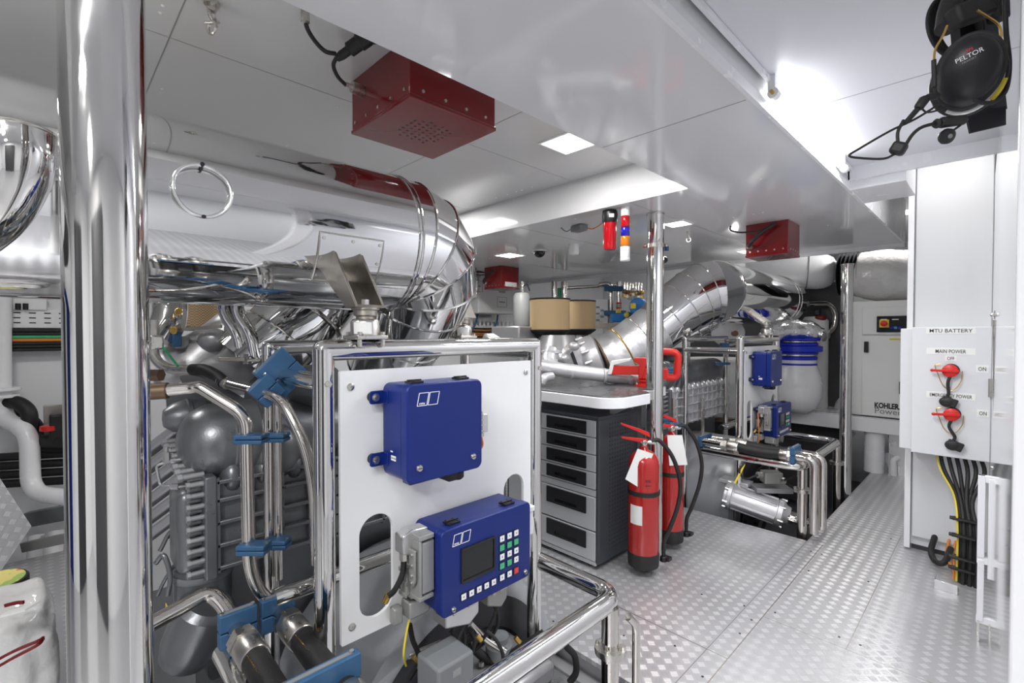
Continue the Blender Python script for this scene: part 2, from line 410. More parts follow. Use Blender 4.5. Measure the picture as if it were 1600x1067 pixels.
tube_light((-.535, 1.76, 2.195), (-.535, 2.76, 2.195), 'bright fluorescent tube on the right side of the low glossy panel, above the aisle', 40)
tube_light((-.535, -.9, 2.195), (-.535, .1, 2.195), 'fluorescent tube on the low panel right above where one enters', 44)
panel_light(.55, -1.2, ZA2, 'square ceiling light over the entrance behind the viewer', .25, en=40)
panel_light(.55, 2.0, ZA2, 'square ceiling light beyond the glossy door panel', .2, en=18)
panel_light(-.27, -.9, ZA2, 'unseen square aisle light behind the viewer, added to brighten the tall cabinet', .22, en=40)  # out-of-view lamp added so the tall pale cabinet gets more light
panel_light(-.27, 1.6, ZA2, 'square aisle ceiling light', .0001, en=0.01) if False else None
panel_light(-.2, 3.55, 2.62, 'square light in the high ceiling above the tall pale cabinet', .2, en=9)
panel_light(-1.6, 4.6, ZB, 'square light in the low ceiling over the far engine stand', .16, en=14)
# ================================================================ PILLARS
def pillar(x, y, r, lbl, z0=0, z1=ZB, collar=False, parts=None):
    t = thing('steel_pillar', lbl, 'pillar', 'polished steel pillars')
    MB().cyl((x, y, z0), (x, y, z1), r, n=64).build('tube', 'chrome', t)
    MB().lathe([(r, 0), (r+.004, .002), (r+.004, .010), (r, .012)], (x, y, z1-.012), n=48).build('collar', 'tube_steel', t)
    return t
pillar(-.972, .070, .0525, 'thick mirror-polished pillar standing in the left foreground', -.02, ZU)
pl = pillar(-1.515, 2.74, .052, 'slim polished pillar between the two fire extinguishers', 0, ZB)
# the slender pillar near the aisle
pillar(-.93, 4.98, .046, 'slim polished pillar beside the far engine pit, left of the white generator enclosure', -.02, 2.0)
cl = thing('pipe_clamp', 'small bolted band clamp with a blue wire end around the slim pillar near the ceiling', 'clamp')
zc = 1.945
MB().lathe([(.053, -.012), (.057, -.012), (.057, .012), (.053, .012)], (-1.515, 2.74, zc), n=40).build('band', 'brushed', cl)
for s in (-1, 1):
    c = Vector((-1.515, 2.74, zc)) + RT*s*.066
    MB().box(c, (.02, .01, .024)).cyl(c-FW*.014, c+FW*.014, .006, n=10).build('bolt', 'brushed', cl)
MB().box(Vector((-1.515, 2.74, zc-.015))+RT*.07, (.02, .02, .03)).build('tag', 'blue_clamp', cl)

# ================================================================ CONTROL STANDS (one per engine)
def stand(dx, dy, lbl, grp):
    X, R_ = -1.3+dx, .029
    y0, y1 = .547+dy, 1.398+dy; zt = 1.352; xb = -1.74+dx
    t = thing('control_stand', lbl, 'stand', grp)
    P = lambda x, y, z: Vector((x, y, z))
    def tb(nm, pts, r=R_, m='chrome', n=28): return MB().tube(pts, r, n).build(nm, m, t)
    tb('post', [P(X, y0, -.3), P(X, y0, zt)]); tb('post', [P(X, y1, -.3), P(X, y1, zt)])
    tb('post', [P(xb, y0, -.5), P(xb, y0, zt)], .024); tb('post', [P(xb, y1, -.5), P(xb, y1, zt)], .024)
    tb('top_rail', [P(X, y0, zt), P(X, y1, zt)]); tb('top_rail', [P(xb, y0, zt), P(xb, y1, zt)], .024)
    tb('cross_rail', [P(xb, y0, zt-.09), P(X, y0, zt-.09)], .026); tb('cross_rail', [P(xb, y1, zt-.03), P(X, y1, zt-.03)], .024)
    tb('lower_rail', [P(X-.1, y0-.10, .665), P(X-.1, y1+.05, .665)], .024)
    for y in (y0, y1): MB().cyl((X+.022, y, 1.262), (X+.034, y, 1.262), .010, n=6).build('bolt', 'brushed', t)
    for x_, r_ in ((X, R_*1.01), (xb, .0245)):
        for y_ in (y0, y1): MB().ball((x_, y_, zt), r_, 28, 16).build('corner_joint', 'chrome', t)
    # panel with two slots
    yl, yr, z0, z1 = .583+dy, 1.352+dy, .522, 1.294
    def slot(a, b, c, d):
        r = (b-a)/2; return rrect(a, b, c, d, r*.999, 10)
    p = plate('mounting_panel', rrect(yl, yr, z0, z1, .004), [slot(.637+dy, .745+dy, .565, .868), slot(1.207+dy, 1.312+dy, .565, .868)], (X+.018, 0, 0), YA, ZA, .012, 'white_plastic', t)
    for y in (yl+.03, yr-.03):
        for z in (z0+.045, z1-.045):
            MB().lathe([(.0105, 0), (.0105, .003), (.008, .0045), (.003, .0045), (.002, .002)], (X+.024, y, z), XA, 20).build('screw', 'brushed', t)
    # guard rail of thick tube around the front of the stand, with legs
    Xg = -.926+dx*.2; g0, g1 = .36+dy, 1.42+dy; zr = .48
    if dy: g0, g1 = 3.70, 4.78
    pts = [P(X, g1 if not dy else g1, zr), P(Xg, g1, zr), P(Xg, g0, zr), P(X-.25, g0, zr)]
    gd = thing('guard_rail', ('thick polished guard rail bending around the foreground at the bottom centre' if not dy else 'polished guard rail framing the sunken pit of the far engine'), 'rail', 'bent guard rails')
    MB().tube(fillet(pts, .085, 10), .0325, 32).build('rail', 'chrome', gd)
    for y in ((g1-.04, g0+.05) if not dy else (g1-.03, g0+.05)):
        MB().cyl((Xg, y, -.30), (Xg, y, zr-.02), .030, n=28).build('leg', 'tube_steel', gd)
        k = MB().lathe([(.032, -.012), (.052, -.012), (.052, -.001), (.054, 0), (.054, .012), (.032, .012)], (Xg, y, zr-.17), n=28).build('flange', 'brushed', gd)
        for a in range(4):
            q = Vector((Xg+.044*math.cos(a*PI/2+.4), y+.044*math.sin(a*PI/2+.4), zr-.17))
            MB().cyl(q-ZA*.02, q+ZA*.02, .006, n=6).build('bolt', 'brushed', k)
    if not dy:
        MB().tube(fillet([P(Xg+.04, g1+.01, zr-.06), P(Xg+.05, g1+.045, zr-.1), P(Xg+.05, g1+.045, -.3)], .03, 5), .014, 16).build('pipe', 'tube_steel', gd)
    return t
stand(0, 0, 'polished tube stand holding the white panel with two blue boxes in the foreground', 'control stands')
stand(-.1, 3.285, 'polished tube stand with a small white panel at the far engine', 'control stands')

# ================================================================ BLUE BOXES
def logo(Xf, y, z, w, parent, m='ink_white'):   # pair of slanted frames with lettering; faces +X, text runs along +Y
    lg = MB(); h = w*.52; sk = .22*h; b = w*.012
    def quad(a, c): # frame of a slanted rect from a..c along y
        P4 = [(a, -h/2), (c, -h/2), (c+sk, h/2), (a+sk, h/2)]
        for i in range(4):
            p, q = P4[i], P4[(i+1) % 4]
            lg.obox((Xf, y+p[0], z+p[1]), (Xf, y+q[0], z+q[1]), b*2, .0012, (1, 0, 0))
    quad(-w/2, -.03*w); quad(.03*w, w/2)
    o = lg.build('logo', m, parent)
    t = text('logo_letters', 'mtu', (Xf, y-w*.26, z-h*.32), YA, ZA, w*.17, m, o, .0005)
    return o
def blue_body(t, x0, x1, y0, y1, z0, z1, r=.022):
    poly = rrect(y0, y1, z0, z1, r, 6)
    a = MB().prism(poly, (x0, 0, 0), YA, ZA, XA*(x1-x0-.035)).build('body', 'blue_paint', t, .003)
    l = MB().prism(rrect(y0-.003, y1+.003, z0-.003, z1+.003, r, 6), (x1-.033, 0, 0), YA, ZA, XA*.033).build('lid', 'blue_paint', t, .004)
    for y in (y0+(y1-y0)*.17, y0+(y1-y0)*.80):
        h = MB().box((x1-.038, y, z1+.006), (.034, .042, .007)).box((x1-.038, y, z1+.010), (.006, .046, .007))
        for sx in (-.012, .012):
            for sy in (-.013, .013): h.cyl((x1-.038+sx, y+sy, z1+.009), (x1-.038+sx, y+sy, z1+.0115), .004, n=8)
        h.build('hinge', 'black_plastic', t, .001)
    return a, l
def knob_screw(t, x, y, z, r=.010):
    k = MB().lathe([(r, 0), (r, .004), (r*.8, .007), (.0001, .0075)], (x, y, z), XA, 20).build('lock_screw', 'brushed', t)
    MB().box((x+.0078, y, z), (.001, r*1.3, .0022)).build('slot', 'dark_metal', k)
def lug(t, y, z, xw, side=-1):
    g = MB().prism(rrect(y-.026, y+.022, z-.019, z+.019, .008), (xw+.018, 0, 0), YA, ZA, XA*.006).box((xw+.03, y+.02, z), (.03, .006, .036)).build('mounting_lug', 'blue_paint', t, .0015)
    MB().cyl((xw, y-.008, z), (xw+.018, y-.008, z), .015, n=18).build('rubber_buffer', 'black_rubber', g)
    MB().lathe([(.012, 0), (.012, .002), (.007, .002), (.007, .009), (.0001, .009)], (xw+.024, y-.008, z), XA, 12).build('nut', 'brushed', g)
def connector(t, c, sz, m='grey_conn', latch=True):   # heavy rectangular plug housing with ribs and a latch
    c = Vector(c); b = MB().box(c, sz); n = 4
    for i in range(n):
        b.box(c+Vector((sz[0]*.12, 0, sz[2]*(-.36+.24*i))), (sz[0]*.9, sz[1]*1.08, sz[2]*.06))
    b.box(c+ZA*sz[2]*.46, (sz[0]*.7, sz[1]*1.25, sz[2]*.10))
    o = b.build('connector', m, t, .0025)
    if latch:
        l = MB().box(c+Vector((sz[0]*.2, -sz[1]*.62, 0)), (sz[0]*.5, sz[1]*.12, sz[2]*.7)).cyl(c+Vector((sz[0]*.2, -sz[1]*.8, sz[2]*.2)), c+Vector((sz[0]*.2, -sz[1]*.5, sz[2]*.2)), .006, n=12)
        l.cyl(c+Vector((sz[0]*.2, -sz[1]*.8, -sz[2]*.28)), c+Vector((sz[0]*.2, -sz[1]*.5, -sz[2]*.28)), .005, n=12).build('latch', 'grey_plastic', o, .001)
    return o
def ecu(dx, dy, lbl):
    t = thing('control_box', lbl, 'control box', 'blue engine boxes on the white panels')
    xw = -1.276+dx; x0, x1 = -1.262+dx, -1.127+dx; y0, y1, z0, z1 = .706+dy, .970+dy, .984, 1.255
    a, l = blue_body(t, x0, x1, y0, y1, z0, z1)
    for z in (1.215, 1.035): lug(t, y0-.02, z, xw)
    for z in (1.215, 1.035): lug(t, y1+.012, z, xw)
    logo(x1+.0008, y0+.063, z1-.040, .068, l)
    for y, z in ((y0+.035, z0+.040), (y1-.035, z0+.038)): knob_screw(t, x1, y, z)
    s = MB().box((x1-.075, y0-.0008, z0+.060), (.026, .001, .014)).build('sticker', 'paper', a)
    MB().box((x1-.085, y0-.0008, z0+.078), (.012, .001, .004)).build('sticker', 'paper', a)
    text('print', 'CAUTION', (x1-.075, y0-.0016, z0+.060), XA, ZA, .006, 'ink', s, .0002)
    # plugs at the right edge and cable below
    MB().box((x1-.06, y1+.006, z1-.055), (.05, .014, .048)).build('connector', 'grey_plastic', t, .003)
    c = connector(t, (x1-.07, y1+.028, z0+.125), (.045, .04, .075), 'grey_conn', False)
    MB().box((x1-.07, y1+.060, z0+.120), (.034, .030, .062)).build('plug', 'alu', c, .003)
    MB().cyl((x1-.07, y1+.058, z0+.09), (x1-.07, y1+.058, z0+.075), .010, n=14).build('cable_gland', 'brushed', c)
    MB().tube(spl([(x1-.07, y1+.058, z0+.076), (x1-.068, y1+.062, z0+.045), (x1-.075, y1+.045, z0+.025), (x1-.08, y1+.02, z0+.035), (x1-.09, y1+.005, z0+.06)]), .0045, 10).build('cable', 'orange_cable', c)
    p = MB().box((x1-.07, y1-.07, z0-.022), (.07, .06, .03)).lathe([(.02, 0), (.02, .02), (.012, .03)], (x1-.05, y1-.055, z0-.01), (0, 0, -1), 16).build('plug_cap', 'black_rubber', t, .006)
    MB().box((x1-.05, y0+.05, z0-.008), (.04, .05, .012)).build('drain', 'dark_metal', t, .002)
    return t
ecu(0, 0, 'large plain blue box with slanted logo, upper box on the foreground white panel')
ecu(-.1, 3.285, 'small-looking upper blue box on the white panel of the far engine')
def lop(dx, dy, lbl):
    t = thing('operator_box', lbl, 'operator panel', 'blue boxes with keypads')
    xw = -1.276+dx; x0, x1 = -1.255+dx, -1.113+dx; y0, y1, z0, z1 = .809+dy, 1.175+dy, .575, .825
    a, l = blue_body(t, x0, x1, y0, y1, z0, z1, .02)
    for z in (.79, .62): lug(t, y0-.02, z, xw)
    S = Vector((dx, dy, 0))
    def fp(px, py):
        p = at(px, py, X=-1.113); return Vector((x1, p.y+dy, p.z))
    logo(x1+.0008, fp(720, 841).y, fp(720, 841).z, .062, l)
    # screen
    q0, q1 = fp(720, 912), fp(774, 842)
    ys, ye = fp(720, 880).y, fp(773, 870).y; zs, ze = fp(722, 912).z, fp(722, 857).z
    sc = plate('screen_bezel', rrect(ys, ye, zs, ze, .002), [rrect(ys+.006, ye-.006, zs+.008, ze-.005, .001)], (x1+.002, 0, 0), YA, ZA, .005, 'black_plastic', l)
    MB().bx(x1-.002, x1+.0012, ys+.004, ye-.004, zs+.004, ze-.004).build('screen', 'glass_dark', sc)
    cols = [fp(784, 850).y, fp(795.5, 846).y, fp(806, 843).y]
    z0k = fp(784.5, 841).z; pz = .0294
    kc = [['ink_white']*3, ['green']*3, ['ink_white']*3, ['green', 'green', 'ink_white'], ['ink_white', 'ink_white', 'ink_red']]
    for r in range(5):
        for c in range(3):
            z = z0k-pz*r-(.008 if r == 4 else 0)
            k = MB().prism(rrect(cols[c]-.012, cols[c]+.012, z-.012, z+.012, .001, 2), (x1+.0005, 0, 0), YA, ZA, XA*.0015).build('key', 'black_plastic', l)
            MB().prism(rrect(cols[c]-.0093, cols[c]+.0093, z-.0093, z+.0093, .001, 2), (x1+.002, 0, 0), YA, ZA, XA*.001).build('key_cap', kc[r][c], k)
            MB().box((x1+.0032, cols[c], z), (.0004, .004, .005)).build('symbol', 'grey_plastic', k)
    yb = fp(724, 932); dyk = (fp(771, 908).y-yb.y)/4
    for i in range(5):
        y, z = yb.y+dyk*i, yb.z
        k = MB().prism(rrect(y-.0115, y+.0115, z-.0115, z+.0115, .001, 2), (x1+.0005, 0, 0), YA, ZA, XA*.0015).build('key', 'black_plastic', l)
        MB().prism(rrect(y-.0088, y+.0088, z-.0088, z+.0088, .001, 2), (x1+.002, 0, 0), YA, ZA, XA*.001).build('key_cap', 'ink_white', k)
        MB().box((x1+.0032, y, z), (.0004, .004, .005)).build('symbol', 'grey_plastic', k)
    knob_screw(t, x1, fp(708, 952).y, fp(708, 952).z, .008); knob_screw(t, x1, fp(820, 893).y, fp(820, 893).z, .008)
    # left-side connectors: silver angled plug, tall grey housing with latch, small housing below
    yl = y0-.003
    tall = MB().box((x1-.055, yl-.022, .745-.02), (.045, .044, .150)).box((x1-.055, yl-.048, .725), (.05, .010, .165)).build('connector_housing', 'grey_conn', t, .004)
    MB().prism([(-.014, .05), (.014, .05), (.014, -.04), (0, -.062), (-.014, -.04)], (x1-.055, yl-.056, .73), XA, ZA, (0, -.008, 0)).build('latch', 'grey_conn', tall, .002)
    for z in (.765, .735, .705, .685): MB().cyl((x1-.055, yl-.064, z), (x1-.055, yl-.069, z), .005, n=10).build('latch_pin', 'brushed', tall)
    MB().box((x1-.055, yl-.03, .815), (.055, .05, .014)).build('clip', 'grey_conn', tall, .002); MB().box((x1-.055, yl-.03, .64), (.05, .05, .012)).build('clip', 'grey_conn', tall, .002)
    c1 = MB().prism([(0, -.03), (.05, -.035), (.085, -.022), (.085, .03), (.055, .042), (0, .036)], (x1-.112, yl, .790), (0, -1, 0), ZA, (.046, 0, 0)).build('plug', 'alu', t, .004)
    MB().cyl((x1-.09, yl-.067, .765), (x1-.09, yl-.067, .742), .014, n=8).build('cable_gland', 'brushed', c1)
    cb = MB().tube(spl([(x1-.09, yl-.067, .744), (x1-.092, yl-.072, .70), (x1-.105, yl-.09, .655), (x1-.125, yl-.105, .632)]), .0085, 12).build('cable', 'black_rubber', c1)
    MB().cyl((x1-.119, yl-.1, .642), (x1-.128, yl-.108, .618), .0095, n=12).build('cable_tag', 'brass', cb)
    c2 = MB().box((x1-.112, yl-.022, .665), (.05, .044, .10)).box((x1-.112, yl-.05, .665), (.035, .014, .075)).build('connector_housing', 'grey_conn', t, .004)
    for z in (.70, .665, .63): MB().box((x1-.112, yl-.058, z), (.04, .006, .012)).build('rib', 'grey_conn', c2, .001)
    MB().box((x1-.12, yl-.01, .575), (.05, .07, .05)).box((x1-.13, yl-.07, .565), (.03, .03, .05)).build('connector_housing', 'grey_conn', t, .005)
    # right side plug
    c3 = MB().box((x1-.05, y1+.026, .735), (.045, .045, .085)).box((x1-.05, y1+.026, .785), (.055, .05, .02)).build('plug', 'white_plastic', t, .004)
    MB().cyl((x1-.05, y1+.03, .695), (x1-.05, y1+.03, .675), .010, n=12).build('cable_gland', 'brushed', c3)
    MB().tube(spl([(x1-.05, y1+.03, .68), (x1-.055, y1+.03, .645), (x1-.07, y1+.0, .62), (x1-.09, y1-.04, .58), (x1-.08, y1-.06, .52)]), .0065, 10).build('cable', 'black_rubber', c3)
    # plugs hanging below
    for y, w in ((y0+.10, .13), (y0+.245, .085)):
        k = MB().prism([(-w/2, 0), (w/2, 0), (w/2, -.062), (w*.2, -.085), (-w/2, -.06)], (x1-.10, y, z0+.002), YA, ZA, (.07, 0, 0)).build('plug', 'alu' if w > .1 else 'grey_conn', t, .005)
        MB().cyl((x1-.06, y+w*.5, z0-.03), (x1-.06, y+w*.5+.022, z0-.03), .013, n=8).build('cable_gland', 'brushed', k)
        MB().box((x1-.06, y+w*.2, z0-.012), (.085, .03, .012)).build('clip', 'brushed', k, .001)
        MB().box((x1-.06, y-w*.3, z0-.012), (.085, .012, .02)).build('clip', 'brushed', k, .001)
        for j, cc in enumerate(('black_rubber', 'black_rubber')):
            MB().tube(spl([(x1-.06, y+w*.5*(1-j), z0-.03-.04*j), (x1-.05, y+.02*j, z0-.12), (x1-.08, y-.03+.05*j, z0-.2), (x1-.16, y-.06, z0-.3)]), .006, 10).build('cable', cc, k)
    MB().tube(spl([(x1-.12, y0-.01, z0), (x1-.13, y0-.03, z0-.05), (x1-.11, y0-.06, z0-.12), (x1-.13, y0-.04, z0-.18)]), .0035, 8).build('earth_wire', 'yellow', t)
    if dy:
        MB().tube(spl([(x1-.1, y0-.12, z1-.05), (x1-.09, y0-.13, z1-.15), (x1-.1, y0-.09, z0-.03)]), .004, 8).build('cable', 'orange_cable', t)
    return t
lop(0, 0, 'blue box with dark screen and keypad, lower box on the foreground white panel')
lop(-.1, 3.285, 'distant blue box with screen and keypad, lower box at the far engine')
# ================================================================ EXHAUST SILENCERS AND BENDS
def cyl_hit(px, py, xc, zc, r):
    q = ray(px, py); ax, az = EYE.x-xc, EYE.z-zc
    A = q.x**2+q.z**2; B_ = 2*(ax*q.x+az*q.z); C_ = ax*ax+az*az-r*r
    t = (-B_-math.sqrt(max(0, B_*B_-4*A*C_)))/(2*A); return EYE+q*t
def bead(b, c, ax, R, r=.005): b.torus(c, ax, R, r, 56, 8)
SX, SZ, SR = -1.65, 1.739, .255
s1 = thing('exhaust_silencer', 'huge mirror-polished horizontal cylinder crossing the left half under the ceiling', 'silencer', 'polished exhaust silencers')
MB().cyl((SX, -2.2, SZ), (SX, .94, SZ), SR, n=96).build('drum', 'polished_duct', s1)
b = MB(); bead(b, (SX, .94, SZ), YA, SR); bead(b, (SX, .925, SZ), YA, SR+.002, .003); b.build('end_ring', 'chrome', s1)
# access panel following the curve, with screws
def patch(y0, y1, a0, a1, r, th, name, m, parent, n=14):
    b = MB(); vs = []
    for i in range(n+1):
        a = a0+(a1-a0)*i/n
        for y in (y0, y1):
            for rr in (r, r+th): vs.append((SX+rr*math.cos(a), y, SZ+rr*math.sin(a)))
    fs = []
    for i in range(n):
        k = i*4; fs += [(k, k+2, k+6, k+4), (k+1, k+5, k+7, k+3), (k, k+4, k+5, k+1), (k+2, k+3, k+7, k+6)]
    fs += [(0, 1, 3, 2), (n*4, n*4+2, n*4+3, n*4+1)]
    return b.add(vs, fs).build(name, m, parent)
h1, h2 = cyl_hit(500, 362, SX, SZ, SR), cyl_hit(588, 432, SX, SZ, SR)
a1 = math.atan2(h1.z-SZ, h1.x-SX); a0 = math.atan2(h2.z-SZ, h2.x-SX)-.12
pn = patch(h1.y, h2.y, a0, a1, SR, .003, 'access_panel', 'polished_duct', s1)
rim = []
for y, a in [(h1.y, a0+(a1-a0)*k/12) for k in range(13)]+[(h1.y+(h2.y-h1.y)*k/6, a1) for k in range(1, 7)]+[(h2.y, a1+(a0-a1)*k/12) for k in range(1, 13)]+[(h2.y+(h1.y-h2.y)*k/6, a0) for k in range(1, 6)]:
    rim.append((SX+(SR+.003)*math.cos(a), y, SZ+(SR+.003)*math.sin(a)))
MB().tube(rim, .0028, 8, closed=True).build('panel_rim', 'brushed', pn)
b = MB()
for y in (h1.y+.012, (h1.y+h2.y)/2, h2.y-.012):
    for a in (a0+.06, (a0+a1)/2, a1-.06):
        if y == (h1.y+h2.y)/2 and a == (a0+a1)/2: continue
        dn = Vector((math.cos(a), 0, math.sin(a))); p = Vector((SX, y, SZ))+dn*(SR+.003)
        MB().cyl(p, p+dn*.003, .005, n=10).build('screw', 'brushed', pn)
# round inspection ring standing off the drum
hc = cyl_hit(316, 299, SX, SZ, SR); ac = math.atan2(hc.z-SZ, hc.x-SX)
pts = []
hr = .062
for k in range(48):
    t = 2*PI*k/48; y = hc.y+hr*math.cos(t)*1.0; a = ac+hr*math.sin(t)/SR
    pts.append((SX+(SR+.012)*math.cos(a), y, SZ+(SR+.012)*math.sin(a)))
rg = MB().tube(pts, .0045, 10, closed=True).build('inspection_ring', 'clear_ring', s1)
for k in (12, 36):
    p = Vector(pts[k]); dn = Vector((p.x-SX, 0, p.z-SZ)).normalized()
    MB().cyl(p-dn*.012, p+dn*.008, .005, n=10).build('screw', 'dark_metal', rg)
# segmented bend of duct 1
def bend(t, pts, rad, rings, name='bend_segment', m='polished_duct'):
    """mitred bend: each segment a part, bead at each joint"""
    pts = [Vector(p) for p in pts]
    for i in range(len(pts)-1):
        # mitre planes: use averaged tangents at both ends
        def tan(k):
            a = pts[max(k-1, 0)]; c = pts[min(k+1, len(pts)-1)]; return (c-a).normalized()
        def ringv(k, r):
            d = tan(k); vs = []
            _, u, w = frame_of(tanref)
            for j in range(64):
                an = 2*PI*j/64; q = u*math.cos(an)+w*math.sin(an)
                # project along segment direction onto mitre plane
                seg = (pts[i+1]-pts[i]).normalized(); q = q*r; s_ = -(q.dot(d))/(seg.dot(d)); vs.append(pts[k]+q+seg*s_)
            return vs
        tanref = (pts[i+1]-pts[i]).normalized()
        A_, B_ = ringv(i, rad[i]), ringv(i+1, rad[i+1])
        b = MB(); b.add(A_+B_, [(j, (j+1) % 64, 64+(j+1) % 64, 64+j) for j in range(64)]+[tuple(range(64))[::-1], tuple(range(64, 128))])
        o = b.build(name, m, t, ang=30)
        if rings[i+1]: MB().tube(B_, .005, 8, closed=True).build('bead', 'chrome', o)
bend(s1, [(-1.65,.94,1.739), (-1.65,.985,1.739), (-1.655,1.045,1.725), (-1.67,1.10,1.685), (-1.705,1.14,1.62), (-1.765,1.15,1.54), (-1.88,1.15,1.40), (-2.02,1.15,1.24)],
     [.25,.25,.245,.235,.225,.215,.195,.18], [1,1,1,1,1,1,1,1])
for nm in (s1,): pass
s2 = thing('exhaust_silencer', 'far polished exhaust cylinder with ringed bend, right of the slim pillar', 'silencer', 'polished exhaust silencers')
MB().cyl((-1.75, 4.18, 1.76), (-1.75, 5.98, 1.76), .27, n=72).build('drum', 'polished_duct', s2)
b = MB()
for y in (4.18, 5.70, 5.80):
    b = MB(); bead(b, (-1.75, y, 1.76), YA, .27); b.build('end_ring', 'chrome', s2)
MB().lathe([(.27, 0), (.255, .05), (.2, .1), (.12, .13)], (-1.75, 5.98, 1.76), YA, 48).build('end_cap', 'polished_duct', s2)
w2 = [(-1.75,4.18,1.76), at(1100,458,d=4.17), at(1083,467,d=4.16), at(1062,481,d=4.15), at(1040,500,d=4.13), at(1020,517,d=4.12)]
bend(s2, w2, [.27,.265,.257,.245,.228,.215], [1,1,1,1,1,1])
# insulated, foil-wrapped pipe down to the turbocharger
tb = thing('exhaust_pipe', 'silver blanket-wrapped exhaust pipe slanting down behind the grey worktop', 'pipe')
wp = spl([at(1024,514,d=4.12), at(996,534,d=4.11), at(967,552,d=4.10), at(940,564,d=4.09)], 6)
MB().tube(wp, [.218+.004*math.sin(i*1.3) for i in range(len(wp))], 48).build('blanket', 'blanket', tb)
b = MB(); b.torus(wp[11], wp[12]-wp[10], .222, .007, 48, 8); b.build('strap', 'brass', tb)
b = MB(); b.torus(wp[-1], wp[-1]-wp[-3], .205, .012, 48, 8); b.build('band', 'bronze', tb)
b = MB(); b.torus(wp[5], wp[6]-wp[4], .222, .004, 48, 8); b.build('strap', 'brushed', tb)

def isolator(x, y, z, lbl, sc=1.0, s=1):
    t = thing('vibration_mount', lbl, 'mount', 'rubber mounts carrying the silencers')
    p = Vector((x, y, z))
    MB().box(p+ZA*.006, (.095*sc, .095*sc, .012)).build('base_plate', 'brushed', t, .002)
    for i in (-1, 1):
        for j in (-1, 1): MB().cyl(p+Vector((i*.036*sc, j*.036*sc, -.02)), p+Vector((i*.036*sc, j*.036*sc, .022)), .007, n=6).build('bolt', 'brushed', t)
    bd = MB().lathe([(.042, .012), (.042, .05), (.036, .058), (.030, .060)], p, n=32).build('body', 'brushed', t)
    v = []
    for k in range(9):
        a = math.radians(-75+k*9)
        for zz in (.016, .049): v.append((x+.0428*math.cos(a), y+.0428*math.sin(a), z+zz))
    MB().add(v, [(2*k, 2*k+1, 2*k+3, 2*k+2) for k in range(8)]).build('label', 'paper', bd)
    MB().lathe([(.026, .060), (.026, .066), (.034, .07), (.034, .084), (.040, .086), (.040, .092), (.020, .094)], p, n=32).build('cap', 'raw_steel', t)
    MB().cyl(p+ZA*.092, p+ZA*.116, .012, n=6).build('nut', 'alu', t)
    return t
def bracket(y, w, x0, x1, z0, z1, lbl):   # channel bracket from mount (x0,z0) up to drum (x1,z1)
    t = thing('silencer_bracket', lbl, 'bracket', 'raw steel brackets under the silencers')
    for yy in (y-w/2, y+w/2):
        MB().prism([(x0+.035, z0), (x0-.03, z0), (x1-.075, z1-.02), (x1-.06, z1+.04), (x1+.008, z1+.045)], (0, yy-.0035, 0), XA, ZA, (0, .007, 0)).build('flange', 'raw_steel', t, .001)
    MB().prism([(x0+.035, z0), (x0+.028, z0+.008), (x0-.03, z0+.008), (x0-.03, z0)], (0, y-w/2, 0), XA, ZA, (0, w, 0)).build('foot', 'raw_steel', t)
    MB().prism([(x0-.03, z0), (x1-.075, z1-.02), (x1-.067, z1-.02), (x0-.022, z0)], (0, y-w/2, 0), XA, ZA, (0, w, 0)).build('web', 'raw_steel', t)
    return t
zt_ = 1.382
isolator(-1.30, .672, zt_, 'round rubber mount with white label on the foreground stand, under the raw steel bracket')
bracket(.672, .085, -1.30, -1.41, zt_+.092, 1.60, 'bare steel channel bracket clasping the underside of the near silencer')
isolator(-1.74, 1.385, 1.376, 'round rubber mount on the rear tube of the foreground stand, below the silencer bend')
g = thing('silencer_bracket', 'bare triangular steel foot below the bend of the near silencer', 'bracket', 'raw steel brackets under the silencers')
MB().prism([(-.055, 0), (.055, 0), (.0, .10), (-.03, .13)], (-1.775, 1.385, 1.469), YA, ZA, (.07, 0, 0)).build('gusset', 'raw_steel', g, .002)
isolator(-1.84, 3.83, 1.40, 'small rubber mount left on the far engine stand')
isolator(-1.40, 4.42, zt_, 'small rubber mount right on the far engine stand')
g = thing('silencer_bracket', 'small bare steel bracket around the far bend, above the left mount', 'bracket', 'raw steel brackets under the silencers')
for yy in (3.79, 3.87): MB().prism([(-.05, 0), (.045, 0), (.04, .07), (-.10, .17)], (-1.84, yy, 1.492), XA, ZA, (0, .006, 0)).build('flange', 'brushed', g)
MB().bx(-1.89, -1.795, 3.79, 3.876, 1.488, 1.494).build('foot', 'brushed', g)
g = thing('silencer_bracket', 'slanting bare steel strut from the far silencer to its right mount', 'bracket', 'raw steel brackets under the silencers')
MB().obox((-1.40, 4.42, 1.475), (-1.62, 4.36, 1.66), .09, .012, (1, 0, 1)).build('strut', 'brushed', g, .002)
MB().obox((-1.40, 4.47, 1.475), (-1.62, 4.41, 1.66), .01, .06, (1, 0, 1)).build('flange', 'brushed', g, .001)

# second duct of the near engine, seen below the silencer
d1 = thing('exhaust_duct', 'polished exhaust duct with round flange, half hidden below the near silencer behind the frame', 'duct')
dp = [at(508,455,d=2.10), at(478,490,d=2.05), at(440,530,d=1.98), at(395,575,d=1.92)]
MB().tube(spl(dp, 6), .165, 56).build('duct', 'polished_duct', d1)
b = MB(); b.torus(dp[1], Vector(dp[1])-Vector(dp[0]), .172, .008, 56, 8); b.torus(dp[2], Vector(dp[3])-Vector(dp[1]), .168, .004, 56, 8); b.build('flange', 'tube_steel', d1)
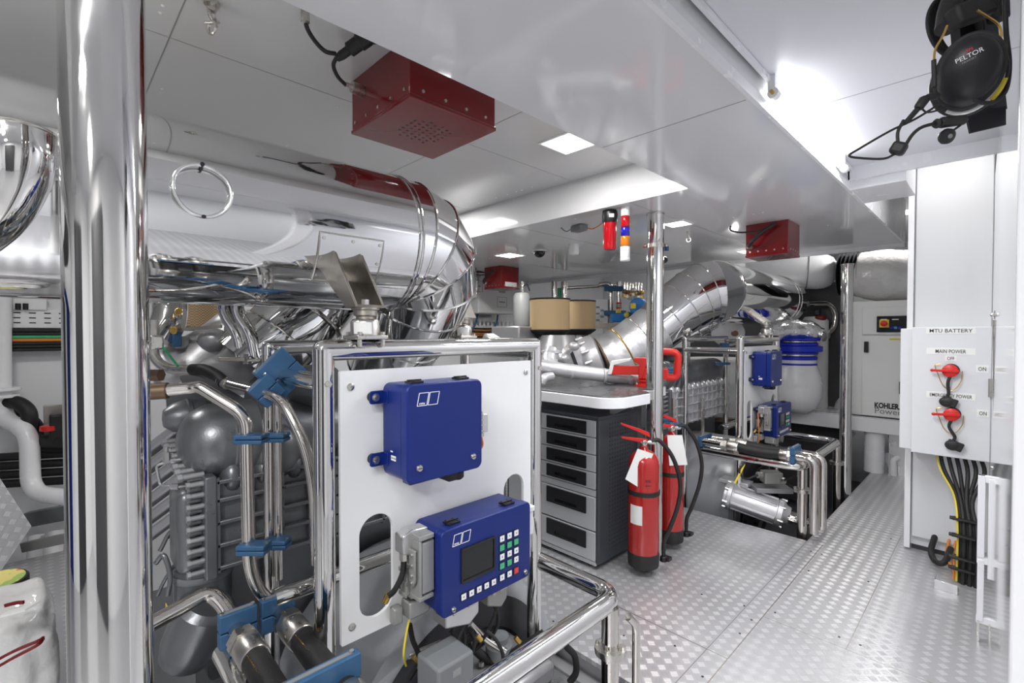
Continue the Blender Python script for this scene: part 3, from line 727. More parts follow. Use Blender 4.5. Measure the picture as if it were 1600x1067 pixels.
# polished elbow hanging at the far left
e = thing('exhaust_elbow', 'polished elbow of wide pipe hanging at the left edge under the ceiling', 'pipe elbow')
ep = spl([at(28,205,d=.86), at(28,245,d=.86), at(18,285,d=.87), at(-15,335,d=.88), at(-70,380,d=.90)], 8)
MB().tube(ep, .050, 48).build('elbow', 'chrome', e)
b = MB(); b.torus(ep[0], ep[2]-ep[0], .051, .003, 48, 8); b.build('flange', 'brushed', e)
# ================================================================ ENGINES
def engine(dx, dy, lbl):
    t = thing('marine_diesel_engine', lbl, 'engine', 'diesel engines')
    D = Vector((dx, dy, 0)); far = dy > 0
    def V(x, y, z): return Vector((x+dx, y+dy, z))
    def bx(b, x0, x1, y0, y1, z0, z1): return b.bx(x0+dx, x1+dx, y0+dy, y1+dy, z0, z1)
    # ribbed cooler housing
    h = MB(); bx(h, -1.98, -1.775, .395, 1.62, .615, .90)
    ho = h.build('cooler_housing', 'engine_grey', t, .006)
    rb = MB()
    n = 12
    for i in range(n+1):
        y = .40+.1*i; bx(rb, -1.776, -1.752, y-.007, y+.007, .61, .925)
    for z in (.625, .70, .775, .85, .91): bx(rb, -1.776, -1.752, .395, 1.62, z-.007, z+.007)
    r = rb.build('ribs', 'engine_grey', ho, .003); 
    if far: 
        r.data.materials.clear(); r.data.materials.append(MATS['cast_silver']); ho.data.materials.clear(); ho.data.materials.append(MATS['cast_silver'])
    for i in range(12):
        y = .45+.1*i
        MB().ball(V(-1.80, y, .915), (.05, .036, .055), 16, 8).build('rib_end', 'engine_grey' if not far else 'cast_silver', ho)
    # flanged left end with rows of bolts
    fl = MB(); bx(fl, -1.985, -1.745, .362, .395, .60, .935); fl = fl.build('end_flange', 'engine_grey', t, .004)
    for i in range(9):
        z = .625+.036*i
        MB().cyl(V(-1.772, .325, z), V(-1.772, .385, z), .0085, n=10).cyl(V(-1.772, .315, z), V(-1.772, .325, z), .012, n=6).build('bolt', 'engine_light', fl)
        MB().cyl(V(-1.805, .325, z+.012), V(-1.805, .37, z+.012), .008, n=10).build('bolt', 'engine_light', fl)
    for i in range(8):
        a = i/7; p0 = V(-1.80-.20*a, .31-.01*a, .935+.085*a)
        MB().cyl(p0, p0+Vector((0, .06, 0)), .010, n=10).cyl(p0-YA*.014, p0, .014, n=6).build('bolt', 'engine_light', fl)
    ec = MB(); bx(ec, -1.99, -1.82, .30, .37, .60, .88); ec.build('end_cover', 'engine_grey', t, .03, seg=4)
    # charge air manifold with domed end
    prof = [(.0001, -.11), (.03, -.108), (.062, -.096), (.09, -.07), (.108, -.03), (.115, .01), (.115, .12), (.108, .13), (.108, 1.1), (.08, 1.15)]
    MB().lathe([(r*1.17, h) for r, h in prof], V(-1.885, .42, 1.025), YA, 40).build('air_manifold', 'engine_grey', t)
    MB().lathe([(.135, 0), (.139, .005), (.139, .02), (.135, .025)], V(-1.885, .455, 1.025), YA, 40).build('clamp_ring', 'engine_grey', t)
    MB().ball(V(-1.84, .60, .98), (.115, .10, .12), 28, 14).build('manifold_branch', 'engine_grey', t)
    MB().lathe([(.0001, -.05), (.03, -.045), (.05, -.02), (.058, .01), (.058, .08), (.05, .09)], V(-2.02, .34, 1.10), YA, 32).build('side_cap', 'engine_grey', t)
    MB().lathe([(.06, 0), (.064, .004), (.064, .014), (.06, .018)], V(-2.02, .36, 1.10), YA, 32).build('clamp_ring', 'engine_grey', t)
    # slanting ribs of the gear case on the near end
    for i in range(6):
        q0_, q1_ = at(222, 716+i*27, d=1.78)+D, at(292, 664+i*27, d=1.76)+D
        MB().obox(q0_, q1_, .07, .036, (0, 0, 1)).build('gear_case_rib', 'engine_light', t, .011, seg=3)
    gc = MB(); bx(gc, -2.6, -2.0, .42, .62, .1, 1.08); gc.build('gear_case', 'engine_grey', t, .02)
    bl = MB(); bx(bl, -2.85, -1.95, .60, 1.75, -.05, .98); bl.build('crankcase', 'engine_grey', t, .02)
    sp = MB(); bx(sp, -2.7, -1.9, .5, 1.7, -.45, .0); sp.build('oil_sump', 'grey_plastic', t, .04, seg=4)
    # top duct rising towards the turbocharger
    MB().tube(spl([V(-2.10, .50, 1.14), V(-2.12, .56, 1.22), V(-2.15, .60, 1.30), V(-2.2, .62, 1.40)], 5), [.17, .165, .16, .15, .145, .14, .13, .12, .11, .105, .10, .095, .09, .085, .08, .08][:16], 32).build('intake_cone', 'engine_light', t)
    MB().tube(spl([V(-2.02, .72, 1.10), V(-1.95, .72, 1.15), V(-1.86, .74, 1.19), V(-1.78, .78, 1.19)], 5), .085, 28).build('air_duct', 'engine_grey', t)
    MB().ball(V(-2.15, .60, 1.42), (.13, .08, .07), 20, 10).build('turbo_inlet', 'engine_light', t)
    if not far:
        a_, b_2 = at(300, 604, d=2.05), at(392, 492, d=2.12)
        MB().tube([a_+(b_2-a_)*k/8 for k in range(9)], [.20, .19, .175, .155, .135, .12, .11, .10, .09], 36).build('intake_cowl', 'engine_light', t)
        MB().ball(at(335, 532, d=1.98), (.07, .06, .05), 18, 10).build('cowl_boss', 'engine_light', t)
        MB().tube(spl([at(300, 640, d=1.95), at(360, 625, d=1.95), at(420, 640, d=1.9), at(470, 680, d=1.9)]), .14, 32).build('air_trunk', 'engine_grey', t)
        MB().tube(spl([at(262, 600, d=2.0), at(300, 590, d=2.0), at(345, 610, d=1.98)]), .075, 28).build('breather_pipe', 'engine_light', t)
    # head row further back
    hd = MB(); bx(hd, -2.6, -2.05, .62, 1.7, .98, 1.12); hd.build('cylinder_heads', 'engine_light' if far else 'engine_grey', t, .02)
    for i in range(4):
        MB().lathe([(.045, 0), (.045, .05), (.035, .06), (.02, .075), (.02, .09)], V(-2.3, .75+.25*i, 1.12), n=20).build('head_cap', 'engine_light', t)
    # flywheel bell housing and flywheel
    c = V(-1.6, 1.12 if not far else 1.10, -.05)
    bh = MB().lathe([(.52, -.55), (.52, -.10), (.50, -.02), (.46, .0), (.44, .0), (.44, -.05)], c+XA*.25, XA, 72).build('bell_housing', 'housing_grey', t)
    MB().lathe([(.45, 0), (.455, .02), (.455, .03), (.42, .05), (.33, .05), (.31, .03), (.14, .03), (.12, .06), (.0001, .06)], c+XA*.21, XA, 72).build('flywheel', 'dark_metal', t)
    for k in range(10):
        a = 2*PI*k/10; q = c+XA*.24+Vector((0, math.cos(a)*.22, math.sin(a)*.22)); MB().cyl(q, q+XA*.02, .018, n=6).build('bolt', 'black_plastic', t)
    return t
engine(-.03, 0, 'grey engine with domed manifold and ribbed cooler, behind the left of the foreground stand')
engine(-.13, 3.285, 'far silver-grey engine with finned housing, behind the red extinguishers')
# oil filters low at the near engine
for k, (px, py, d) in enumerate(((305, 990, 1.60), (318, 922, 1.72))):
    p = at(px, py, d=d)
    f = thing('oil_filter', 'dark grey egg-shaped canister low at the near engine' if k == 0 else 'grey canister cap under the ribbed housing', 'filter')
    ax = (RT*.42+ZA*.9) if k == 0 else Vector((0, 0, 1))
    MB().lathe([(.0001, -.13), (.045, -.12), (.075, -.09), (.088, -.04), (.09, .02), (.09, .10), (.07, .12)], p, ax, 36).build('canister', 'engine_grey', f)
    if k: MB().lathe([(.093, 0), (.096, .004), (.096, .02), (.093, .024)], p+ax.normalized()*.06, ax, 36).build('rim', 'grey_plastic', f)
    if k == 0:
        MB().box(p+Vector((-.05, -.07, .09)), (.03, .002, .03)).build('warning_label', 'yellow', f)
# dark tangle of lines behind the gear case: each hose its own
hoses = [([(250,860),(268,830),(285,850),(300,890)], 1.66, .007), ([(246,930),(258,905),(275,880),(290,865)], 1.62, .006), ([(243,880),(256,868),(266,900),(262,930)], 1.60, .008), ([(262,840),(280,815),(296,836)], 1.7, .006)]
for pts, d, r in hoses:
    o = MB().tube(spl([at(x, y, d=d) for x, y in pts]), r, 10).build('fuel_line', 'engine_grey')
    tag(o, 'thin grey fuel line curling low beside the near engine', 'pipe', 'thin fuel lines low on the near engine')
# small silver drain loop on gear case
dl = thing('drain_tap', 'little silver pipe loop with a tap in front of the slanting ribs', 'pipe')
MB().tube(fillet([at(295,716,d=1.58), at(262,722,d=1.58), at(244,727,d=1.57), at(250,758,d=1.57), at(275,762,d=1.56), at(296,757,d=1.57)], .012), .0045, 10).build('pipe', 'engine_light', dl)
p = at(260, 712, d=1.58); MB().cyl(p-ZA*.02, p+ZA*.012, .011, n=6).cyl(p+ZA*.012, p+ZA*.03, .006, n=10).build('tap', 'grey_conn', dl)
p = at(274, 760, d=1.56); MB().cyl(p-RT*.012, p+RT*.012, .010, n=6).build('union_nut', 'alu', dl)

# ================================================================ PIPES, HOSES AND BLUE CLAMPS AT THE NEAR ENGINE
def pipe(name, pts, r, lbl, rad=.05, m='tube_steel', grp=None, cat='pipe', ends=None):
    t = thing(name, lbl, cat, grp)
    MB().tube(fillet(pts, rad, 7), r, 22).build('tube', m, t)
    return t
G = lambda *a: [at(x, y, d=d) for x, y, d in a]
p1 = pipe('coolant_pipe', G((236,612,1.40),(300,606,1.43),(312,604,1.43),(373,642,1.45),(385,660,1.45),(385,700,1.45),(389,880,1.45),(400,918,1.46),(432,952,1.48)), .0185, 'polished pipe running right, bending down in front of the grey dome', .045)
q0, q1 = G((236,612,1.40),(262,610,1.41)); MB().cyl(q0, q1, .024, n=20).build('coupling', 'bronze', p1)
p2 = pipe('coolant_pipe', [at(420,555,d=1.60), at(423,900,d=1.60), at(423,925,d=1.60)], .021, 'upright polished pipe left of the foreground stand, the wider of two', .05)
p3 = pipe('coolant_pipe', [at(434,600,d=1.58), at(436,905,d=1.58)], .012, 'slim upright polished pipe beside the wider upright one', .05)
p4 = pipe('coolant_pipe', G((408,612,1.47),(440,624,1.44),(462,665,1.42),(480,705,1.41),(492,770,1.41),(495,880,1.42)), .0165, 'polished pipe curving out of the blue diamond clamp and down behind the stand post', .07)
p5 = pipe('coolant_pipe', G((236,975,1.30),(285,948,1.36),(327,925,1.41),(345,940,1.41),(374,985,1.40)), .021, 'polished pipe rising from the thick pillar then kinking down into the left blue clamp', .035)
p6 = pipe('hose_pipe', G((240,500,1.75),(240,560,1.75),(262,577,1.75),(300,578,1.74)), .017, 'dull steel pipe bend beside the thick pillar, above the brown coupling', .04, 'brushed')
hz = MB().tube(spl(G((300,577,1.74),(320,578,1.72),(340,588,1.70),(350,598,1.68))), .020, 18).build('hose', 'black_rubber', p6)
MB().tube(spl(G((344,594,1.69),(356,600,1.68))), .020, 18).build('hose_end', 'brushed', p6)
MB().tube(G((356,599,1.68),(408,612,1.60)), .015, 18).build('tube', 'tube_steel', p6)
w_ = MB().tube(spl(G((254,542,1.70),(268,560,1.69),(278,572,1.68))), .004, 8).build('earth_wire', 'green', p6)
# pair of S-shaped polished pipes above
for k, (ox, l) in enumerate(((0, 'left of two S-shaped polished pipes dropping from under the near silencer'), (20, 'right of two S-shaped polished pipes dropping from under the near silencer'))):
    pipe('coolant_pipe', G((350+ox,455,1.80),(350+ox,490,1.80),(372+ox,520,1.80),(380+ox,560,1.80)), .0235, l, .08, 'chrome', 'S-shaped pipes')
cl = thing('pipe_clamp', 'small steel clamp bar under the S-shaped pipes', 'clamp')
MB().obox(at(345,561,d=1.7), at(386,561,d=1.7), .03, .014).build('bar', 'raw_steel', cl, .002)
MB().cyl(at(384,553,d=1.7), at(384,569,d=1.7), .009, n=6).build('bolt', 'brushed', cl)
MB().cyl(at(388,563,d=1.7), at(408,563,d=1.7), .006, n=10).build('stud', 'brushed', cl)
def clampblock(px, py, d, w, h, th, lbl, u=None, v=None, holes=1):
    """moulded plastic pipe clamp: two halves with a joint and two bolts"""
    c = at(px, py, d=d); u = (u or RT).normalized(); v = (v or ZA).normalized(); n = u.cross(v).normalized()
    t = thing('hose_clamp', lbl, 'clamp', 'blue plastic pipe clamps')
    for s in (-1, 1):
        MB().prism([(-w/2, .001 if s > 0 else -h/2), (w/2, .001 if s > 0 else -h/2), (w/2, h/2 if s > 0 else -.001), (-w/2, h/2 if s > 0 else -.001)], c-n*th/2, u, v, n*th).build('clamp_half', 'blue_clamp', t, .003)
    for s in (-1, 1):
        q = c+u*s*w*.42; MB().cyl(q+v*(h/2-.002), q+v*(h/2+.004), .006, n=6).build('bolt', 'brushed', t)
    return t
Tv = Vector((1, 0, 0))
clampblock(393, 685, 1.44, .085, .026, .05, 'blue clamp halfway up the polished pipes, left half at the dome', RT, ZA)
clampblock(432, 683, 1.56, .070, .026, .05, 'blue clamp halfway up the upright pipes, right half', RT, ZA)
clampblock(397, 856, 1.44, .085, .030, .05, 'blue clamp low on the polished pipes, left half near the oil canister', RT, ZA)
clampblock(433, 848, 1.56, .075, .030, .05, 'blue clamp low on the upright pipes, right half', RT, ZA)
def dia(px, py, d, s, lbl):
    return clampblock(px, py, d, s, s*1.05, .03, lbl, Vector((0, .72, .69)), Vector((0, -.69, .72)))
dia(440, 583, 1.52, .115, 'large blue clamp set as a diamond around the pipe left of the stand')
dia(416, 610, 1.47, .075, 'smaller blue clamp tilted below the large blue diamond clamp')
# hoses to the fuel filters: two lines side by side running towards the aisle
def hose_line(y, z, dx, dy, lbl, k, far=False):
    t = thing('fuel_hose', lbl, 'hose', 'black hoses with steel ends')
    V = lambda x, zz=z, yy=y: Vector((x+dx, yy+dy, zz))
    MB().cyl(V(-1.62), V(-1.475), .026, n=24).build('pipe', 'tube_steel', t)
    MB().cyl(V(-1.475), V(-1.455), .040, n=6).build('nut', 'brushed', t)
    MB().cyl(V(-1.452), V(-1.430), .044, n=6).cyl(V(-1.455), V(-1.452), .032, n=20).build('nut', 'brushed', t)
    MB().lathe([(.032, 0), (.039, .006), (.039, .075), (.036, .08)], V(-1.43), XA, 28).build('ferrule', 'brushed', t)
    MB().tube(spl([V(-1.37), V(-1.28, z-.006), V(-1.18, z-.010), V(-1.10, z-.004), V(-1.06, z)], 5), .0335, 26).build('hose', 'black_rubber', t)
    MB().lathe([(.036, 0), (.039, .006), (.039, .05), (.032, .056)], V(-1.07), XA, 28).build('ferrule', 'brushed', t)
    MB().cyl(V(-1.02), V(-.995), .040, n=6).build('nut', 'brushed', t)
    e0 = V(-.995)
    MB().tube(fillet([e0, V(-.86+.0*k), V(-.86, .05)], .07, 8), .028, 24).build('elbow', 'tube_steel', t)
    if not far:
        s = text('print', 'HYDRAULIC 1 2', V(-1.30, z+.026, y-.0215), XA, Vector((0, -.5, .5)), .012, 'brass', t, .0002)
    return t
for k, y in enumerate((.385, .505)):
    hose_line(y, .545, 0, 0, ('left of two black hoses with steel ends at the bottom of the foreground' if k == 0 else 'right of two black hoses with steel ends beside the foreground stand post'), k)
    hose_line(y+.02, .55, .02 if k else 0, 3.285, ('nearer black hose and polished elbow over the far engine pit' if k == 0 else 'farther black hose and polished elbow over the far engine pit'), k, True)
def pairclamp(x, y, z, lbl, yw=.105, zh=.085):
    t = thing('hose_clamp', lbl, 'clamp', 'blue plastic pipe clamps')
    for s in (-1, 1):
        q = MB().box((x, y, z+s*zh*.26), (.032, yw*.98, zh*.48)).build('clamp_half', 'blue_clamp', t, .003)
        if s > 0:
            MB().box((x, y, z+zh*.5), (.012, yw*.8, .004)).build('groove', 'grey_plastic', q)
            for e in (-1, 1): MB().cyl((x, y+e*yw*.40, z+zh*.49), (x, y+e*yw*.40, z+zh*.55), .006, n=10).build('bolt', 'brushed', q)
    return t
pairclamp(-1.535, .39, .55, 'blue clamp with bolt gripping the left hose pipe, bottom left of the stand', .10, .10)
pairclamp(-1.535, .50, .55, 'blue clamp gripping the right hose pipe, joined beside the left one', .10, .10)
pairclamp(-1.105, .45, .555, 'blue clamp end cut by the bottom edge, under the lower left of the stand', .20, .12)
pairclamp(-1.635, 3.285+.47, .55, 'blue clamp on the far hoses nearest the extinguishers', .2, .08)
pairclamp(-.985, 3.285+.44, .56, 'blue ribbed clamp on the far hoses near the pit corner', .16, .11)
pairclamp(-.965, 3.285+.50, .44, 'blue clamp hanging below the ribbed clamp at the far pit', .07, .09)
clampblock(1042, 658, 3.72, .06, .035, .05, 'tiny blue clamp right of the slim pillar, upper left of the far engine pit')
clampblock(1058, 665, 3.62, .11, .035, .05, 'wider blue clamp right of the slim pillar at the far stand post')
clampblock(1128, 568, 3.9, .12, .02, .05, 'flat blue clamp between the tubes of the far stand')
clampblock(1046, 578, 3.7, .06, .04, .05, 'small blue clamp behind the red vise handle')
clampblock(1132, 540, 4.3, .07, .05, .05, 'dark blue clamp on the top tubes of the far stand')
# ================================================================ TOOL CHEST, WORKTOP, VISE
ch = thing('tool_chest', 'dark tool chest with silver drawers under the grey worktop', 'tool chest')
cx0, cx1, cy0, cy1 = -2.42, -1.632, 2.312, 2.74
MB().bx(cx0, cx1, cy0+.012, cy1, .035, .905).build('body', 'chest_dark', ch, .004)
MB().bx(cx0-.002, cx1+.002, cy0-.004, cy1, .888, .908).build('top_plate', 'chest_dark', ch, .004)
MB().bx(cx1-.022, cx1+.001, cy0-.002, cy0+.02, .035, .89).build('corner_post', 'chest_dark', ch, .006, seg=4)
b = MB()
for i in range(9):
    for j in range(30):
        b.cyl((cx1+.0002, cy0+.11+i*.028+(j % 2)*.0, .10+j*.026), (cx1+.0008, cy0+.11+i*.028, .10+j*.026), .005, n=8)
o = b.build('perforations', 'black_plastic', ch); o['kind'] = 'stuff'
zz = [(.782, .885), (.679, .782), (.576, .679), (.473, .576), (.225, .430), (.045, .222)]
xr = cx1-.022
for i, (a, c) in enumerate(zz):
    d = MB().bx(cx0+.03, xr-.001, cy0-.004, cy0+.014, a+.003, c-.003).build('drawer', 'drawer_silver', ch, .003)
    hb = min(c-.012, c-.012); ha = hb-.078 if i < 4 else hb-.10
    hx0, hx1 = -2.035, -1.721
    plate('handle_recess', rrect(hx0, hx1, ha, hb, .004), [rrect(hx0+.07, hx1-.07, ha+.014, ha+.034, .003)], ((0), cy0-.006, 0), XA, ZA, .006, 'black_plastic', d)
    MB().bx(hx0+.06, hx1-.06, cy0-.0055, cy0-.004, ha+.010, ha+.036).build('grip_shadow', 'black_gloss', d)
MB().bx(cx0+.03, xr, cy0-.002, cy0+.014, .433, .470).build('drawer_strip', 'drawer_silver', ch, .002)
MB().bx(cx0+.03, xr, cy0+.0, cy0+.014, .02, .043).build('plinth', 'drawer_silver', ch, .002)
# worktop with rounded white edge
wt = thing('worktop', 'grey worktop with thick white rounded edge above the tool chest', 'worktop')
y0w = 2.215
pol = [(-2.75, y0w), (-1.60, y0w)] + [(-1.60+.135*math.sin(a), y0w+.16-.16*math.cos(a)) for a in [math.radians(8*i) for i in range(1, 12)]] + [(-1.465, 2.60), (-1.565, 2.66), (-1.585, 3.02), (-2.75, 3.02)]
MB().prism(pol, (0, 0, .975), XA, YA, (0, 0, .062)).build('edge_board', 'white_paint', wt, .004)
cxm = -2.1
pol2 = [((x-cxm)*.985+cxm, (y-2.6)*.965+2.6) for x, y in pol]
MB().prism(pol2, (0, 0, 1.036), XA, YA, (0, 0, .009)).build('top_surface', 'bench_top', wt, .002)
MB().prism([(0, 0), (.16, 0), (.02, -.07), (0, -.07)], (-1.66, 2.46, .975), XA, ZA, (0, .012, 0)).build('bracket', 'alu', wt, .002)
MB().bx(-2.7, -2.66, 2.5, 2.54, .0, .975).build('leg', 'tube_steel', wt)
# bench vise
v = thing('bench_vise', 'red bench vise on the right end of the grey worktop behind the slim pillar', 'vise')
zt = 1.045
vb = at(1012, 603, Z=zt); vx, vy = vb.x, vb.y
u = Vector((RT.x, RT.y, 0)).normalized(); n = Vector((-u.y, u.x, 0)); u = (u*.96-n*.28).normalized(); n = Vector((-u.y, u.x, 0))
O = Vector((vx, vy, zt))
def L3(a, b_, c): return O+u*a+n*b_+ZA*c
MB().lathe([(.085, 0), (.085, .012), (.06, .018), (.055, .03), (.07, .034), (.07, .045), (.0, .045)], O, n=32).build('swivel_base', 'red_plastic', v)
for a in (-1, 1): MB().cyl(L3(a*.07, -.03, .01), L3(a*.07, -.03, .024), .010, n=6).build('bolt', 'brushed', v)
MB().obox(L3(-.06, 0, .085), L3(.13, 0, .085), .085, .075).build('body', 'red_plastic', v, .008)
MB().prism([(-.06, .05), (-.035, .05), (.0, .19), (-.085, .19), (-.09, .165), (-.055, .15)], L3(0, -.05, 0), u, ZA, n*.10).build('fixed_jaw', 'red_plastic', v, .004)
MB().obox(L3(-.245, 0, .105), L3(-.05, 0, .105), .07, .06).build('slide', 'red_plastic', v, .004)
MB().prism([(-.26, .075), (-.235, .075), (-.22, .14), (-.11, .17), (-.11, .185), (-.24, .165)], L3(0, -.045, 0), u, ZA, n*.09).build('moving_jaw', 'paper', v, .003)
MB().tube(fillet([L3(.12, 0, .06), L3(.185, 0, .06), L3(.195, 0, .23), L3(.02, 0, .235)], .05, 8), .024, 18).build('anvil_loop', 'red_plastic', v)
MB().obox(L3(.06, 0, .235), L3(.10, 0, .235), .05, .052).build('grip', 'black_rubber', v, .004)
MB().cyl(L3(-.02, 0, .05), L3(.03, -.0, .20), .018, n=16).build('screw', 'dark_metal', v)

# ================================================================ FIRE EXTINGUISHERS
def ext(px, d, zb, h, r, lbl, rot, side):
    c = at(px, 700, d=d); c.z = zb
    t = thing('fire_extinguisher', lbl, 'fire extinguisher', 'red fire extinguishers')
    MB().lathe([(r*.93, 0), (r*1.0, .004), (r*1.03, .07), (r*1.0, .085)], c, n=40).build('foot', 'black_rubber', t)
    MB().lathe([(r*.9, .02), (r, .05), (r, h-.085), (r*.95, h-.055), (r*.78, h-.028), (r*.45, h-.008), (r*.28, h), (r*.28, h+.02)], c, n=48).build('cylinder', 'red_gloss', t)
    MB().lathe([(r+.001, 0), (r+.004, .001), (r+.004, .026), (r+.001, .027)], c+ZA*(h*.62), n=40).build('strap', 'black_rubber', t)
    U = (Quaternion(ZA, rot) @ RT).normalized(); N = Vector((-U.y, U.x, 0))
    vh = c+ZA*(h+.02)
    vb = MB().cyl(vh, vh+ZA*.035, .016, n=16).cyl(vh+ZA*.02-U*.02, vh+ZA*.02+U*.04, .011, n=14).build('valve', 'brushed', t)
    MB().prism([(-.015, .02), (-.13, .045), (-.135, .055), (-.02, .045), (.02, .04), (.02, .02)], vh-N*.01+ZA*.0, U, ZA, N*.02).build('carry_handle', 'red_plastic', vb, .002)
    MB().prism([(.015, .06), (-.04, .085), (-.135, .125), (-.14, .137), (-.03, .102), (.03, .078), (.035, .05)], vh-N*.01, U, ZA, N*.02).build('squeeze_lever', 'red_plastic', vb, .002)
    MB().torus(vh+U*.0-N*.02+ZA*.02, N, .013, .003, 18, 6).build('safety_ring', 'brushed', vb)
    # hose
    s = side
    k = [vh+ZA*.02+U*.04, vh+ZA*.03+U*.09, vh+U*.17*s-ZA*.07, vh+U*.215*s-ZA*.22, vh+U*.20*s-ZA*.36, vh+U*.15*s-ZA*.50, c+U*(r+.035)+ZA*.14, c+U*(r+.03)+ZA*.08]
    MB().cyl(k[0]-U*.01, k[0]+U*.02, .013, n=12).build('hose_nut', 'alu', vb)
    MB().tube(spl(k, 8), .0125, 14).build('hose', 'black_rubber', t)
    nz = MB().cyl(k[-1]+ZA*.02, k[-1]-ZA*.03, .011, n=12).lathe([(.013, 0), (.02, .006), (.022, .03), (.012, .034)], k[-1]-ZA*.03, -ZA, 16).box(k[-1]+U*.02-ZA*.045, (.045, .045, .018)).build('nozzle', 'black_plastic', t, .001)
    # tag hanging from the valve
    tx = -.03 if side > 0 else -.03
    q = vh-N*(-.0)+ZA*.01
    return t, c, U, N, vh
F2 = Vector((FW.x, FW.y, 0)).normalized()
t, c, U, N, vh = ext(1006, 2.80, .04, .68, .0885, 'nearer red fire extinguisher with white tilted tag, in front of the slim pillar', .0, 1)
g_ = vh-F2*.07
u2 = (RT*.82+ZA*.57).normalized(); v2 = F2.cross(u2)*-1
MB().add([g_-RT*.055-ZA*.00, g_+RT*.035-ZA*.03, g_-RT*.045-ZA*.225+RT*.0, g_-RT*.125-ZA*.175], [(0, 1, 2, 3)]).build('tag', 'paper', t)
sd = t.children[-1].modifiers.new('thick', 'SOLIDIFY'); sd.thickness = .001
MB().tube([vh, g_-RT*.01-ZA*.02], .0015, 6).build('tag_string', 'paper', t)
q = []
for k in range(9):
    a = math.radians(-125+k*9)
    d_ = (RT*math.cos(math.radians(-160+k*10))+F2*math.sin(math.radians(-160+k*10)))
    for z in (.26, .37): q.append(c+Vector((d_.x, d_.y, 0))*.0893+ZA*z)
MB().add(q[:12], [(2*i, 2*i+1, 2*i+3, 2*i+2) for i in range(5)]).build('label', 'paper', t)
q = c-F2*.089+ZA*.505
for a, b_ in ((-.02, .0), (0, 0), (.02, 0)): pass
text('print', 'oo\n•••', q-F2*.0015, RT, ZA, .03, 'ink', t, .0003)
t, c, U, N, vh = ext(1049, 3.13, .04, .70, .078, 'farther red fire extinguisher with white tag, just right of the slim pillar', .15, 1)
g_ = vh-F2*.085
MB().add([g_-RT*.055-ZA*.01, g_+RT*.04-ZA*.01, g_+RT*.075-ZA*.20, g_-RT*.04-ZA*.205], [(0, 1, 2, 3)]).build('tag', 'paper', t)
sd = t.children[-1].modifiers.new('thick', 'SOLIDIFY'); sd.thickness = .001
MB().tube([vh, g_-ZA*.02], .0015, 6).build('tag_string', 'paper', t)

# ================================================================ RED SPEAKER / ALARM BOXES
def redbox(x0, x1, y0, y1, z0, z1, lbl, grille=True, cable=1):
    t = thing('alarm_box', lbl, 'alarm box', 'red boxes on the ceilings')
    MB().bx(x0, x1, y0, y1, z0+.012, z1).build('housing', 'red_paint', t, .004)
    bt = MB().bx(x0-.003, x1+.003, y0-.003, y1+.003, z0, z0+.014).build('bottom_cover', 'red_paint', t, .003)
    if grille:
        n = 0; xc, yc = (x0+x1)/2, (y0+y1)/2
        h = MB()
        for i in range(-3, 4):
            for j in range(-3, 4):
                if abs(i)+abs(j) > 5: continue
                x = xc+i*.026+(j % 2)*.013; y = yc+j*.026; h.cyl((x, y, z0-.0008), (x, y, z0+.001), .0055, n=12)
        h.build('sound_holes', 'black_plastic', bt)
    for k in range(4):
        y = y0+.05+(y1-y0-.1)*k/3; MB().cyl((x1, y, z0+.035), (x1+.004, y, z0+.035), .0055, n=10).build('rivet', 'brushed', t)
    for k in range(5):
        x = x0+.03+(x1-x0-.06)*k/4; MB().cyl((x, y0, z0+.035), (x, y0-.004, z0+.035), .0055, n=10).build('rivet', 'brushed', t)
    if cable == 1:
        p = at(563, 141, Y=y0-.012); gl = MB().cyl((p.x, y0, p.z), (p.x, y0-.045, p.z), .020, n=24).cyl((p.x, y0-.045, p.z), (p.x, y0-.07, p.z), .010, n=6).build('cable_gland', 'brushed', t)
        qs = [Vector((p.x, y0-.07, p.z))] + [at(x, y, d=d) for x, y, d in ((528, 120, 1.60), (521, 103, 1.56), (525, 92, 1.53), (532, 85, 1.52))]
        MB().tube(spl(qs), .0065, 12).build('cable', 'black_rubber', gl)
        a, b_ = at(526, 92, d=1.53), at(571, 60, d=1.52)
        pg = MB().lathe([(.010, 0), (.014, .02), (.014, .045), (.022, .05), (.022, .085), (.026, .09), (.026, .12), (.018, .13)], a, b_-a, 20).build('plug', 'black_rubber', t)
        MB().cyl(b_, Vector((b_.x+.02, b_.y+.05, ZU)), .02, n=16).build('socket', 'black_plastic', t)
        ce = [at(x, y, d=d) for x, y, d in ((524, 84, 1.51), (508, 80, 1.48), (492, 64, 1.46), (480, 44, 1.44), (477, 28, 1.42))]
        MB().tube(spl(ce), .0065, 12).build('cable', 'black_rubber', t)
        e = ce[-1]; MB().cyl(e-ZA*.012, e+ZA*.03, .013, n=8).cyl(e+ZA*.03, Vector((e.x, e.y, ZU)), .009, n=12).build('ceiling_gland', 'brushed', t)
    else:
        p = Vector((x0+.03, y0, z0+.07)); MB().lathe([(.02, 0), (.022, .01), (.012, .03)], p, -YA, 16).build('cable_gland', 'brushed', t)
        MB().tube(spl([p-YA*.03, p+Vector((.04, -.07, .03)), p+Vector((.10, -.05, .09)), p+Vector((.17, -.03, .13))]), .012, 10).build('plug', 'black_rubber', t)
        MB().tube(spl([p+Vector((.10, -.05, .09)), p+Vector((-.02, -.10, .09)), p+Vector((-.10, -.08, .12)), p+Vector((-.11, -.06, z1-p.z))]), .006, 8).build('cable', 'black_rubber', t)
    return t
redbox(-1.742, -1.338, .85, 1.222, 2.16, ZU, 'large red box with round sound holes, hanging under the ceiling top centre')
redbox(-1.246, -.98, 3.50, 3.757, 1.925, ZB, 'medium red box under the low ceiling on the right, above the far bent duct', True, 2)
